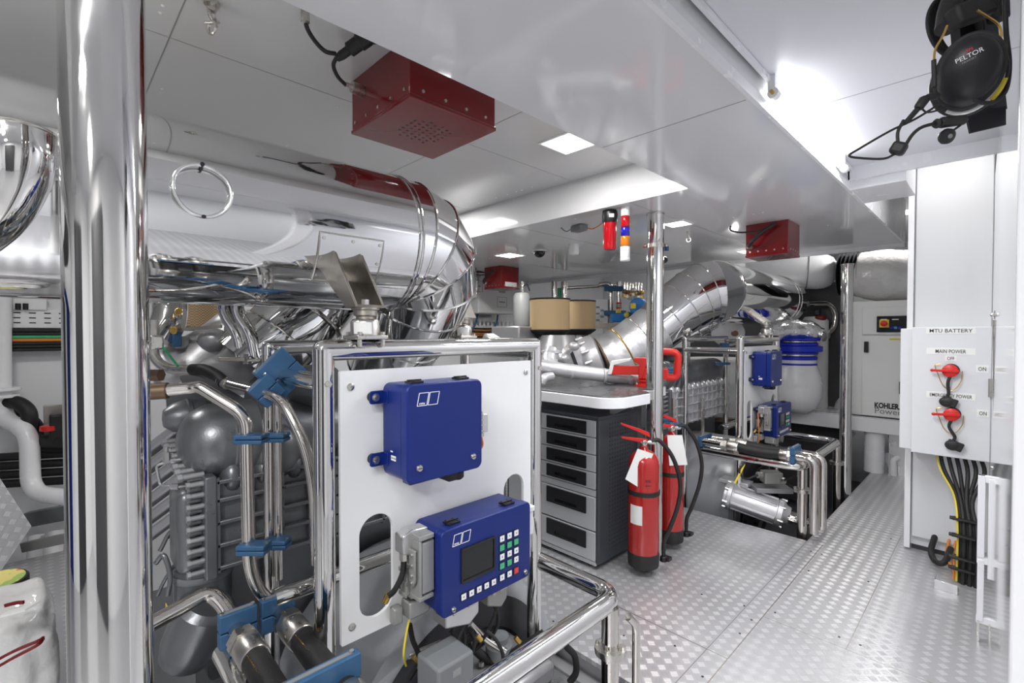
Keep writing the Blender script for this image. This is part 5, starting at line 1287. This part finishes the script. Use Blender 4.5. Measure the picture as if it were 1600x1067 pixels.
for y, c_ in ((474, 'red_plastic'), (477.5, 'green'), (481, 'red_plastic')):
    o = MB().cyl(at(967, y-1.6, d=5.85), at(967, y+1.6, d=5.85), .032, n=20).build('pipe_band', c_); tag(o, ('thin %s marking band on the polished pipe above the blue valve box' % ('green' if c_ == 'green' else ('upper red' if y < 476 else 'lower red'))), 'pipe marking')
for k, (x, y) in enumerate(((958, 451), (958, 489))):
    o = MB().box(at(x+3, y, d=5.8), (.26, .05, .06), Matrix.Rotation(AZ, 3, 'Z')).build('hose_clamp', 'blue_clamp', None, .006); tag(o, ('upper' if k == 0 else 'lower')+' blue clamp joining the two polished pipes left of the blue valves', 'clamp')
vb = thing('valve_actuator', 'blue box valve actuator with yellow knob left of the slim pillar', 'valve', 'blue valve actuators')
MB().box(at(966, 497, d=5.6), (.17, .12, .10), Matrix.Rotation(AZ, 3, 'Z')).build('body', 'blue_valve', vb, .015); MB().cyl(at(966, 489, d=5.6), at(966, 484, d=5.6), .03, n=16).build('knob', 'yellow', vb)
vc = thing('valve_actuator', 'round blue valve head with yellow cap just left of the slim pillar', 'valve', 'blue valve actuators')
p0 = at(998, 479, d=5.3); MB().lathe([(.085, -.05), (.095, -.03), (.095, .05), (.08, .07), (.0001, .075)], p0, (RT*-.5-F2).normalized(), 32).build('body', 'blue_valve', vc)
MB().cyl(at(989, 474, d=5.2), at(989, 482, d=5.2), .03, n=14).build('cap', 'yellow', vc)
ve = thing('valve_actuator', 'dark blue valve with yellow knob low between the box actuator and the slim pillar', 'valve', 'blue valve actuators')
MB().lathe([(.06, -.06), (.07, -.04), (.07, .05), (.04, .07)], at(985, 497, d=5.45), RT, 24).build('body', 'blue_clamp', ve); MB().ball(at(979, 492, d=5.35), .03, 12, 8).build('knob', 'yellow', ve)
random.seed(3)
for k in range(7):
    x = 976+k*4.4; t = thing('pipe_fitting', 'small steel and brass fitting in the cluster above the blue valves', 'fitting', 'small fittings above the blue valves')
    y = 449+random.random()*10; MB().cyl(at(x, 441, d=5.6), at(x, y+14, d=5.6), .013, n=10).build('pipe', 'tube_steel', t)
    MB().box(at(x, y+4, d=5.58), (.05, .05, .045)).build('body', random.choice(('brass', 'brushed', 'bronze')), t, .01); MB().cyl(at(x, y+9, d=5.55), at(x, y+13, d=5.55), .026, n=6).build('nut', random.choice(('brass', 'brushed', 'grey_conn')), t)
lc = thing('louvred_box', 'pale box with slotted side right of the tan filters', 'box')
MB().box(at(938, 487, d=5.9), (.16, .16, .30), Matrix.Rotation(AZ, 3, 'Z')).build('body', 'cabinet_grey', lc, .008)
for k in range(5): MB().box(at(934+(k % 2)*7, 480+k*5, d=5.77), (.04, .01, .02), Matrix.Rotation(AZ, 3, 'Z')).build('slot', 'grey_plastic', lc)
o = MB().obox(at(925, 509, d=5.3), at(1010, 509, d=5.3), .1, .06).build('steel_ledge', 'raw_steel'); tag(o, 'brown-grey steel ledge behind the foil-wrapped pipe, right of the tan filters', 'ledge')
shell('wall_back', 'wall_white', (-4.8, -1.6, 6.9, 6.95, -.7, 2.7))
shell('dark_backdrop', 'pit_dark', (-3.0, -1.2, 6.4, 6.44, -.6, 1.98))  # dark sheet added as backdrop so the space behind the far engine reads dark
# ================================================================ RIGHT BACKGROUND: GENERATOR ENCLOSURE, WHITE DRUM, DUCTS
ge = thing('generator_enclosure', 'white generator enclosure with black control panel, right of the far slim pillar', 'generator')
Yg = 5.9
def g(px, py, Y=Yg): return at(px, py, Y=Y)
x0, x1 = g(1322, 560).x, -.30; zb, ztp = .565, 1.72
MB().bx(x0, x1, Yg, 6.85, zb, ztp).build('housing', 'enclosure_white', ge, .012)
MB().bx(g(1347, 560).x, x1-.01, Yg-.02, Yg, zb+.01, 1.375).build('door', 'enclosure_white', ge, .006)
MB().bx(g(1347, 560).x, x1-.01, Yg-.02, Yg, 1.385, 1.66).build('upper_panel', 'enclosure_white', ge, .006)
MB().box(g(1353.5, 542, Yg-.03), (.035, .02, .11)).build('door_handle', 'black_plastic', ge, .004); MB().box(g(1408, 606, Yg-.03), (.03, .02, .12)).build('door_handle', 'black_plastic', ge, .004)
a, b_ = g(1370, 519, Yg-.022), g(1425, 493, Yg-.022)
cp = MB().bx(a.x, b_.x, Yg-.04, Yg-.02, a.z, b_.z).build('control_panel', 'black_gloss', ge, .004)
MB().box(g(1381.5, 505.5, Yg-.045), (.075, .008, .075)).build('button_plate', 'yellow', cp); MB().lathe([(.028, 0), (.028, .02), (.02, .025)], g(1381.5, 505.5, Yg-.05), -YA, 20).build('stop_button', 'red_plastic', cp)
for x, m in ((1393, 'lens_blue'), (1399.5, 'blue_valve'), (1406, 'lens_blue')): MB().lathe([(.013, 0), (.013, .008)], g(x, 512, Yg-.042), -YA, 14).build('push_button', m, cp)
MB().box(g(1399, 499, Yg-.042), (.05, .003, .008)).build('lettering', 'ink_white', cp); MB().box(g(1381, 499, Yg-.042), (.05, .003, .008)).build('lettering', 'ink_white', cp)
MB().box(g(1399, 530, Yg-.022), (.09, .002, .016)).build('sticker', 'yellow', ge)
k = text('lettering', 'KOHLER.', g(1366, 633, Yg-.022)+ZA*0, XA, ZA, .072, 'ink', ge, .0005, 'LEFT', bold=.003)
xs = [v.co.x for v in k.data.vertices]; kk = (g(1406, 633, Yg-.022).x-g(1366, 633, Yg-.022).x)/(max(xs)-min(xs)); m_ = min(xs)
for v_ in k.data.vertices: v_.co.x = m_+(v_.co.x-m_)*kk
k = text('lettering', 'Power Systems', g(1366, 641.5, Yg-.022), XA, ZA, .080, 'grey_plastic', ge, .0003, 'LEFT')
MB().box(Vector(((x0+x1)/2, Yg-.004, zb-.004)), (x1-x0, .03, .014)).build('seal', 'black_rubber', ge)
bm_ = thing('machine_bed', 'white beam carrying the generator enclosure and running behind the far engine', 'beam')
MB().bx(-3.6, x1, Yg-.03, Yg+.10, .41, .552).build('beam', 'white_paint', bm_, .006)
MB().bx(-3.6, x1, Yg-.02, Yg+.9, .555, .562).build('top', 'white_paint', bm_)
MB().bx(x0+.02, x0+.04, Yg-.05, Yg-.03, .55, .70).build('corner_plate', 'white_paint', bm_)
sc_ = thing('support_column', 'stubby white column under the generator enclosure', 'column')
a = at(1356, 745, d=4.62); MB().cyl((a.x, 6.0, 0), (a.x, 6.0, .41), .085, n=36).build('column', 'white_paint', sc_)
MB().bx(a.x+.12, a.x+.26, 5.98, 6.02, 0, .41).build('flat_leg', 'alu', sc_)
pu = thing('fuel_pump', 'small pump with brass part and white pipe under the generator enclosure', 'pump')
MB().ball(at(1397, 682, d=5.05), (.05, .05, .05), 18, 10).build('brass_body', 'brass', pu); MB().tube(fillet([at(1404, 716, d=4.7), at(1396, 718, d=4.7), at(1397, 748, d=4.7)], .04, 5), .028, 16).build('white_pipe', 'white_paint', pu)
MB().torus(at(1404, 705, d=4.75), FW, .03, .005, 24, 8).build('wire', 'yellow', pu); MB().box(at(1397, 715, d=4.98), (.10, .1, .14)).build('block', 'engine_light', pu, .02)
MB().lathe([(.06, -.01), (.06, .01)], at(1390, 717, d=4.75), RT, 24).build('flange', 'cast_silver', pu)
# foil insulated duct above enclosure
fd = thing('insulated_duct', 'white foil-wrapped bulging duct on top of the generator enclosure', 'duct')
pts = [Vector((-1.05, 6.15, 2.02)), Vector((-.85, 6.15, 1.99)), Vector((-.55, 6.2, 1.97)), Vector((-.25, 6.25, 1.98))]
MB().tube(spl(pts, 6), [.23, .235, .24, .25, .255, .26, .265, .265, .26, .255, .26, .265, .27, .265, .26, .26, .26, .26, .26][:19], 40).build('wrap', 'plastic_wrap', fd)
for k in range(7):
    MB().lathe([(.20, 0), (.232+.003*(k%3), .012), (.20, .024)], Vector((-1.22+.035*k, 6.15, 2.02)), XA, 36).build('bellows_fold', 'dark_metal', fd)
wd = thing('white_duct', 'large white duct with rounded end under the low ceiling behind the medium red box', 'duct')
p0, p1 = at(1165, 424, d=5.75), at(1296, 424, d=5.35)
ax = (p1-p0).normalized(); L_ = (p1-p0).length
MB().lathe([(.20, 0), (.20, L_-.1), (.19, L_-.04), (.16, L_+.02), (.10, L_+.06), (.0001, L_+.08)], p0, ax, 56).build('duct', 'white_paint', wd)
MB().lathe([(.203, 0), (.203, .012)], p0+ax*(L_-.22), ax, 56).build('seam', 'grey_conn', wd)
# white wrapped drum with blue rubber sleeves
dr_ = thing('exhaust_drum', 'white fabric-wrapped upright drum with blue sleeves behind the far stand', 'drum')
dc = at(1243, 600, d=5.15); X_, Y_ = dc.x, dc.y
def zz_(py, d=5.15): return at(1243, py, d=d).z
MB().lathe([(.0001, zz_(645)), (.12, zz_(643)), (.20, zz_(634)), (.245, zz_(618)), (.25, zz_(600)), (.235, zz_(585)), (.20, zz_(572)), (.19, zz_(560))], (X_, Y_, 0), n=48).build('drum', 'plastic_wrap' if False else 'white_paint', dr_)
for y0_, y1_, r, m in ((571, 566, .198, 'blue_rubber'), (566, 562, .192, 'brushed'), (562, 556, .198, 'blue_rubber'), (556, 552, .192, 'brushed'), (553, 549, .205, 'blue_rubber'), (549, 540, .245, 'blue_rubber'), (540, 535, .205, 'blue_rubber'), (535, 532, .195, 'brushed'), (532, 529, .215, 'blue_rubber')):
    MB().lathe([(r-.012, zz_(y0_)), (r, zz_(y0_)+.005), (r, zz_(y1_)-.005), (r-.012, zz_(y1_))], (X_, Y_, 0), n=48).build('sleeve' if 'blue' in m else 'band_clamp', m, dr_)
fp_ = thing('foil_pipe', 'crumpled foil-wrapped pipe on top of the blue sleeves', 'pipe')
MB().tube(spl([at(1200, 520, d=5.1), at(1235, 516, d=5.1), at(1268, 519, d=5.05), at(1285, 523, d=5.0)], 6), [.11, .12, .125, .12, .115, .12, .125, .13, .12, .11, .115, .12, .11, .10, .09, .08, .07, .07, .07][:19], 36).build('wrap', 'foil', fp_)
t2 = MB().lathe([(.12, 0), (.13, .05), (.13, 1.0), (.10, 1.05)], at(1272, 640, d=5.4), n=40).build('upright_cylinder', 'enclosure_white'); tag(t2, 'tall pale cylinder standing right behind the blue-sleeved drum', 'cylinder')
pp = pipe('bent_pipe', [at(1262,475,d=5.4), at(1296,474,d=5.4), at(1306,488,d=5.4), at(1304,512,d=5.4), at(1290,524,d=5.4), at(1280,524,d=5.4)], .032, 'square-bent polished pipe right of the far silencer end', .09)
MB().lathe([(.05, -.012), (.055, -.01), (.055, .01), (.05, .012)], at(1291, 524, d=5.35), RT, 24).build('flange', 'tube_steel', pp); MB().lathe([(.07, -.02), (.075, 0), (.07, .02)], at(1283, 525, d=5.3), RT, 24).build('flange', 'tube_steel', pp)
vl = thing('hand_valve', 'red hand valve on brass stem inside the square-bent pipe', 'valve')
MB().ball(at(1281, 497, d=5.3), (.07, .06, .035), 16, 8).build('wheel', 'red_paint', vl); MB().cyl(at(1280, 500, d=5.3), at(1280, 511, d=5.3), .018, n=12).build('stem', 'brass', vl); MB().box(at(1277, 488, d=5.35), (.06, .05, .07)).build('cap', 'black_plastic', vl, .01)
hh = pipe('flexible_hose', [at(1322,622,d=5.4), at(1312,630,d=5.35), at(1309,650,d=5.3), at(1318,668,d=5.2), at(1330,680,d=5.1)], .045, 'grey flexible hose curving down left of the far slim pillar', .12, 'cabinet_grey')
for k in range(2): MB().torus(at(1311, 652+k*5, d=5.3), ZA, .046, .004, 24, 6).build('tie', 'black_plastic', hh)
bk = thing('engine_drum', 'pale round drum seen between the tubes of the far stand', 'drum')
MB().lathe([(.42, 0), (.44, .02), (.44, .62), (.42, .64)], at(1128, 645, d=5.6), ZA, 48).build('drum', 'enclosure_white', bk); MB().lathe([(.46, -.03), (.46, 0)], at(1128, 645, d=5.6), ZA, 48).build('foot', 'bronze', bk)
sm = pipe('thin_exhaust', [at(1075,525,d=4.5), at(1110,505,d=4.5), at(1150,480,d=4.6)], .075, 'slanting polished pipe under the far silencer bend', .08, 'polished_duct')
for x, y in ((1088, 518), (1102, 510)): MB().torus(at(x, y, d=4.5), at(1110,505,d=4.5)-at(1075,525,d=4.5), .078, .006, 32, 6).build('ring', 'chrome', sm)
cn = thing('white_cone', 'white rounded cover with a black grille under the far silencer', 'cover')
MB().ball(at(1137, 520, d=5.0), (.17, .12, .14), 24, 14).build('cover', 'white_paint', cn); MB().lathe([(.03, 0), (.03, .03)], at(1147, 521, d=4.8), -FW, 20).build('grille', 'bronze', cn)
for k in range(5): o = vpipe(1052+k*2.2+38*(k > 2), 622, 690, 3.9+.1*k, .010, 'thin upright steel line beside the finned housing of the far engine', 'tube_steel', 'thin upright lines at the far engine')
# ---- starter / pump group in the far pit
sm_ = thing('starter_motor', 'silver ribbed starter motor lying at the edge of the far pit', 'starter motor')
a, b_ = at(1137, 772, d=3.72), at(1222, 802, d=3.52)
ax = (b_-a).normalized(); L_ = (b_-a).length
MB().lathe([(.06, -.03), (.085, -.02), (.085, 0), (.10, .005), (.10, .03), (.088, .035), (.088, L_-.035), (.10, L_-.03), (.10, L_), (.07, L_+.02), (.06, L_+.05)], a, ax, 40).build('body', 'cast_silver', sm_)
d_, u_, w_ = frame_of(ax)
for k in range(6):
    an = 2*PI*k/6+.3; o_ = (u_*math.cos(an)+w_*math.sin(an))*.09; MB().obox(a+ax*.04+o_, a+ax*(L_-.04)+o_, .016, .016).build('rib', 'cast_silver', sm_, .003)
    for e in (0, L_): MB().cyl(a+ax*(e-.02)+o_*1.08, a+ax*(e+.015)+o_*1.08, .010, n=8).build('bolt', 'alu', sm_)
MB().box(at(1150, 752, d=3.75), (.22, .12, .03)).build('mount_plate', 'cast_silver', sm_, .006)
MB().lathe([(.035, 0), (.04, .01), (.04, .05), (.025, .06)], b_+ax*.05, ax, 20).build('shaft_union', 'brushed', sm_)
bx2 = thing('solenoid_box', 'grey solenoid box with steel unions above the silver starter motor', 'box')
MB().box(at(1205, 745, d=3.6), (.13, .10, .085), Matrix.Rotation(.7, 3, 'Z')).build('box', 'grey_conn', bx2, .008)
for x, y in ((1187, 742), (1222, 751)): MB().cyl(at(x-4, y, d=3.55), at(x+4, y, d=3.55), .024, n=8).build('union', 'brushed', bx2)
MB().box(at(1205, 763, d=3.62), (.26, .14, .035), Matrix.Rotation(.7, 3, 'Z')).build('plate', 'engine_light', bx2, .004)
for k, (pts, m, lbl) in enumerate((([(1184,742),(1165,748),(1155,735),(1165,722)], 'black_rubber', 'black cable from the grey solenoid box to the left'), ([(1148,755),(1155,742),(1163,725)], 'yellow', 'yellow wire rising left of the silver starter motor'), ([(1226,750),(1240,745),(1250,735),(1244,725)], 'black_rubber', 'black cable looping right of the grey solenoid box'), ([(1230,755),(1248,770),(1256,795),(1258,815)], 'black_rubber', 'black cable dropping behind the polished elbows at the far pit'))):
    o = MB().tube(spl([at(x, y, d=3.5) for x, y in pts]), .008, 10).build('engine_cable', m); tag(o, lbl, 'cable')
pe = thing('drain_elbow', 'steel elbow joining the starter motor to the polished elbows at the pit corner', 'pipe elbow')
MB().tube(fillet([at(1232, 810, d=3.42), at(1258, 818, d=3.35), at(1272, 812, d=3.3), at(1274, 790, d=3.3)], .05, 6), .024, 20).build('elbow', 'tube_steel', pe); MB().cyl(at(1234, 810, d=3.42), at(1242, 813, d=3.4), .034, n=6).build('nut', 'brushed', pe)
# ================================================================ PIT OF THE NEAR ENGINE (below the keypad box)
gb = thing('relay_box', 'plain grey metal box below the keypad box, bottom centre', 'box')
a = at(696, 1036, d=1.42); MB().box(a-ZA*.06, (.11, .13, .19)).build('box', 'grey_plastic', gb, .008); MB().box(a+ZA*.0+XA*.0551, (.002, .03, .02)).build('embossed_mark', 'grey_conn', gb)
lb = thing('conduit_run', 'white and blue pipe run with a red lever in the near pit', 'pipe')
MB().tube([at(792,968,d=2.2), at(850,1010,d=2.05)], .018, 16).build('pipe', 'blue_rubber', lb); MB().tube([at(785,985,d=2.2), at(838,1024,d=2.05)], .016, 16).build('pipe', 'white_plastic', lb)
for x, y in ((806, 976), (826, 993)): MB().box(at(x, y, d=2.1), (.04, .04, .03)).build('clip', 'white_plastic', lb, .004)
MB().obox(at(793, 1001, d=2.0), at(818, 986, d=2.0), .022, .008).build('lever', 'red_paint', lb, .002)
lv = thing('pit_rail', 'aluminium channel along the pit edge below the guard rail', 'channel')
MB().obox((-1.75, 1.56, -.10), (-1.0, 1.56, -.10), .08, .03).build('channel', 'alu', lv, .002)
cv = thing('engine_cover', 'grey cast engine cover with bolts in the near pit, right of the plain grey box', 'engine cover')
MB().box(at(775, 1045, d=1.75), (.32, .30, .08)).build('cover', 'engine_light', cv, .02); MB().lathe([(.05, 0), (.05, .04), (.035, .05), (.035, .07), (.02, .075)], at(780, 1022, d=1.75), ZA, 24).build('cap', 'grey_plastic', cv)
for x, y in ((740, 1010), (752, 1040), (820, 1035), (835, 1055)): MB().cyl(at(x, y, d=1.7), at(x, y-6, d=1.7), .010, n=6).build('bolt', 'brushed', cv)
hs_ = [([(735,1000),(748,1020),(768,1032),(790,1030),(815,1012),(850,990)], 1.72, .016, 'black_rubber', 'thick black corrugated hose sweeping across the near pit'), ([(705,985),(718,1005),(735,1018),(742,1000),(735,985)], 1.55, .007, 'black_rubber', 'black cable looping under the keypad box, near its silver plug'), ([(760,985),(775,1000),(785,1020),(786,1040)], 1.55, .006, 'black_rubber', 'black cable dropping right of the plain grey box'), ([(640,975),(645,1000),(655,1030),(640,1060)], 1.5, .008, 'black_rubber', 'black cable dropping left of the plain grey box'), ([(885,1010),(898,1025),(900,1050),(890,1066)], 1.75, .012, 'black_rubber', 'black hose bend in the near pit beside the guard rail leg'), ([(600,1066),(620,1040),(650,1022),(690,1005)], 1.62, .013, 'tube_steel', 'slim steel pipe rising over the dark flywheel'), ([(735,975),(760,1000),(790,1018)], 1.6, .011, 'tube_steel', 'short steel tube slanting under the keypad box')]
for pts, d, r, m, l in hs_: o = MB().tube(spl([at(x, y, d=d) for x, y in pts]), r, 12).build('pit_hose', m); tag(o, l, 'hose')
for k, (x, y) in enumerate(((657, 1045), (648, 1030), (748, 997), (808, 1000))):
    o = MB().cyl(at(x-3, y-4, d=1.48), at(x+4, y+4, d=1.48), .008, n=8).build('brass_fitting', 'brass'); tag(o, 'small brass fitting on the lines in the near pit', 'fitting', 'brass fittings in the near pit')
# ================================================================ LEFT EDGE
wpz = pipe('white_pipe', [at(2,440,d=3.16), at(2,600,d=3.16), at(2,655,d=3.16), at(46,672,d=3.12), at(48,770,d=3.08), at(140,782,d=3.0)], .050, 'white-painted pipe with flange stepping down at the left edge', .12, 'white_paint')
MB().lathe([(.09, -.02), (.095, -.016), (.095, .004), (.06, .006)], at(2, 606, d=3.16), ZA, 32).build('flange', 'white_paint', wpz); MB().lathe([(.09, -.012), (.09, .008)], at(2, 618, d=3.16), ZA, 32).build('flange', 'white_paint', wpz)
for k, (pts, l) in enumerate((([(-5,628),(30,628),(48,645),(42,680),(60,690),(110,690)], 'upper black insulated pipe looping at the left edge'), ([(-5,648),(25,648),(55,660),(62,690),(80,702),(110,702)], 'lower black insulated pipe looping at the left edge'))):
    pipe('insulated_pipe', [at(x, y, d=3.17+.09*k) for x, y in pts], .043, l, .12, 'black_rubber')
for k in range(4):
    o = MB().cyl(at(-10, 715+k*14, d=3.24), at(110, 708+k*14, d=3.24), .027, n=14).build('insulated_pipe', 'black_rubber'); tag(o, 'black pipe running level behind the white stepped pipe', 'pipe', 'level black pipes behind the white stepped pipe')
eb = thing('valve_box', 'dark box with red knob beside the black pipes, left of the thick pillar', 'box')
MB().box(at(84, 660, d=3.28), (.03, .10, .24)).build('back_plate', 'raw_steel', eb, .003); MB().box(at(90, 670, d=3.18), (.10, .08, .2)).build('body', 'black_plastic', eb, .01); MB().lathe([(.05, 0), (.05, .03), (.03, .035)], at(78, 672, d=3.15), ZA, 20).build('red_knob', 'red_plastic', eb)
# tray with cables on the left wall
lt = thing('cable_tray', 'white perforated cable tray on the wall left of the thick pillar', 'cable tray')
XL = -4.70
y_a, y_b = at(4, 500, X=XL).y, at(130, 500, X=XL).y; z_a, z_b = at(50, 512, X=XL).z, at(50, 484, X=XL).z
hl = [rrect(y, y+.035, z, z+.008, .003, 2) for y in [y_a+.05+.075*i for i in range(int((y_b-y_a-.08)/.075))] for z in [z_a+.03+.034*j for j in range(4)]]
plate('tray', rrect(y_a, y_b, z_a, z_b, .004), hl, (XL, 0, 0), YA, ZA, .004, 'white_plastic', lt); MB().bx(-4.8, XL, y_a, y_b, z_b, z_b+.004).build('flange', 'white_plastic', lt)
MB().bx(-4.80, XL-.06, y_a, y_b, z_a, z_b).build('back', 'pit_dark', lt)
for k, m in enumerate(('black_rubber', 'black_rubber', 'green', 'orange_cable', 'black_rubber', 'black_rubber', 'black_rubber')):
    z = z_a-.02-.022*k
    o = MB().cyl((XL+.02, y_a-.3, z), (XL+.02, y_b+.3, z), .0115, n=10).build('tray_cable', m)
    tag(o, ('green cable below the white tray left of the thick pillar' if m == 'green' else 'orange cable below the white tray left of the thick pillar' if m[0] == 'o' else 'black cable below the white tray left of the thick pillar'), 'cable', 'black cables below the left tray' if m[0] == 'b' else None)
wb = thing('junction_box', 'white junction box with two black stubs above the cable tray, left edge', 'junction box')
MB().box(at(35, 474, X=-4.72), (.1, .24, .09)).build('box', 'white_plastic', wb, .006)
for x in (28, 40): MB().cyl(at(x, 474, X=-4.66), at(x, 484, X=-4.66), .014, n=10).build('stub', 'black_rubber', wb)
# lifted floor plate leaning, channels under floor edge
lp = thing('leaning_plate', 'lifted checker plate leaning on edge at the far left', 'plate')
q = [at(-30, 700, d=2.8), at(0, 746, d=2.8), at(49, 822, d=2.9), at(2, 890, d=2.78), at(-60, 905, d=2.73)]
nz_ = (q[2]-q[0]).cross(q[3]-q[0]).normalized(); nx_ = (q[2]-q[0]).normalized(); ny_ = nz_.cross(nx_)
Mp = Matrix((nx_, ny_, nz_)).transposed().to_4x4(); Mp.translation = q[0]; Mi = Mp.inverted()
ql = [Mi @ p for p in q]; ql = [Vector((p.x, p.y, 0)) for p in ql]; th_ = Vector((0, 0, -.012))
po = MB().add(ql+[p+th_ for p in ql], [(0,1,2,3,4), (9,8,7,6,5), (0,1,6,5), (1,2,7,6), (2,3,8,7), (3,4,9,8), (4,0,5,9)]).build('plate', 'leaning_checker', lp); po.matrix_world = Mp
cn2 = thing('steel_channel', 'grey steel channel along the far edge of the left floor', 'channel')
MB().obox(at(36, 855, d=3.02), at(130, 835, d=3.0), .03, .06).build('channel', 'grey_conn', cn2, .002); MB().obox(at(42, 812, d=3.3), at(130, 795, d=3.3), .06, .10).build('trough', 'grey_plastic', cn2, .004)
for k, (x, y) in enumerate(((60, 852), (86, 846))):
    o = MB().cyl(at(x, y-16, d=3.25), at(x-3, y+22, d=3.2), .05, n=24).build('stub_pipe', 'white_paint'); tag(o, ('left' if k == 0 else 'right')+' short white pipe dropping behind the grey channel at the left', 'pipe')
# wrapped bundle with red strap and tape roll
bg = thing('wrapped_bundle', 'bundle wrapped in clear plastic with red strap, bottom left corner', 'bundle')
c = at(2, 1010, d=1.62)
b = MB(); rr = random.Random(5); n, m = 72, 44; vs = [(0, 0, -1)]
b.ball((0, 0, 0), (1, 1, 1), n, m)
vv = []
for x, y, z in b.v:
    e = .55; f = lambda q: math.copysign(abs(q)**e, q)
    s_ = 1+.04*math.sin(5*x+3*z)+.035*math.sin(9*y+4*z)+.02*math.sin(17*z+6*x)
    vv.append((c.x+f(x)*.15*s_, c.y+f(y)*.135*s_, .25+f(z)*.262*s_))
b.v = vv; b.build('wrap', 'plastic_wrap', bg)
def strap(pts, w, nm, par):
    pts = spl(pts, 6); b = MB()
    for i in range(len(pts)-1): b.obox(pts[i], pts[i+1], .006, w, (0, 0, 1))
    return b.build(nm, 'red_paint', par)
strap([at(-20, 1040, d=1.36), at(20, 1018, d=1.36), at(58, 1002, d=1.38), at(68, 996, d=1.40)], .008, 'strap', bg); strap([at(-20, 1052, d=1.36), at(20, 1028, d=1.36), at(58, 1008, d=1.38), at(68, 997, d=1.40)], .008, 'strap', bg)
strap([at(8, 946, d=1.5), at(24, 942, d=1.5), at(37, 941, d=1.5)], .010, 'strap', bg)
MB().obox(at(8, 958, d=1.48), at(52, 946, d=1.48), .05, .006, (0, 0, 1)).build('silver_label', 'paper', bg)
tr = thing('tape_roll', 'black roll with yellow and green label lying on the wrapped bundle', 'roll')
a = at(0, 922, d=1.72); MB().lathe([(.03, 0), (.072, 0), (.076, .006), (.076, .034), (.072, .04), (.03, .04)], a, (0.1, 0, 1), 40).build('roll', 'black_rubber', tr); MB().lathe([(.03, .0), (.066, .0), (.066, .002), (.03, .002)], a+Vector((.004, 0, .04)), (0.1, 0, 1), 40).build('label', 'label_mix', tr)
EXPO = -0.95
# ================================================================ CAMERA, WORLD, ORIGINS
cam = bpy.data.cameras.new('camera'); cam.sensor_width = 36; cam.lens = 36*FPX/1600; cam.clip_start = .02
co = bpy.data.objects.new('camera', cam); C.objects.link(co); bpy.context.scene.camera = co
co.matrix_world = Matrix.Translation(EYE) @ Matrix((RT, UP, -FW)).transposed().to_4x4()
w = bpy.data.worlds.new('world'); bpy.context.scene.world = w; w.use_nodes = True
w.node_tree.nodes['Background'].inputs[0].default_value = (.9, .93, 1, 1); w.node_tree.nodes['Background'].inputs[1].default_value = .4
vs = bpy.context.scene.view_settings
vs.view_transform = 'Standard'; vs.look = 'None'; vs.exposure = EXPO; vs.gamma = 1; vs.use_curve_mapping = False
# put each thing's origin at its base
for o in list(C.objects):
    if o.parent or o.type in ('CAMERA', 'LIGHT'): continue
    if o.type == 'EMPTY':
        pts = []
        for c in o.children:
            if c.type == 'MESH': pts += [v.co for v in c.data.vertices]
        if not pts: continue
    elif o.type == 'MESH': pts = [v.co for v in o.data.vertices]
    else: continue
    if not pts: continue
    if o.location.length > 1e-6: continue
    c = Vector(((min(p.x for p in pts)+max(p.x for p in pts))/2, (min(p.y for p in pts)+max(p.y for p in pts))/2, min(p.z for p in pts)))
    o.location = c
    if o.type == 'EMPTY':
        for ch in o.children: ch.location = ch.location - c
    else:
        o.data.transform(Matrix.Translation(-c))
        for ch in o.children: ch.location = ch.location - c
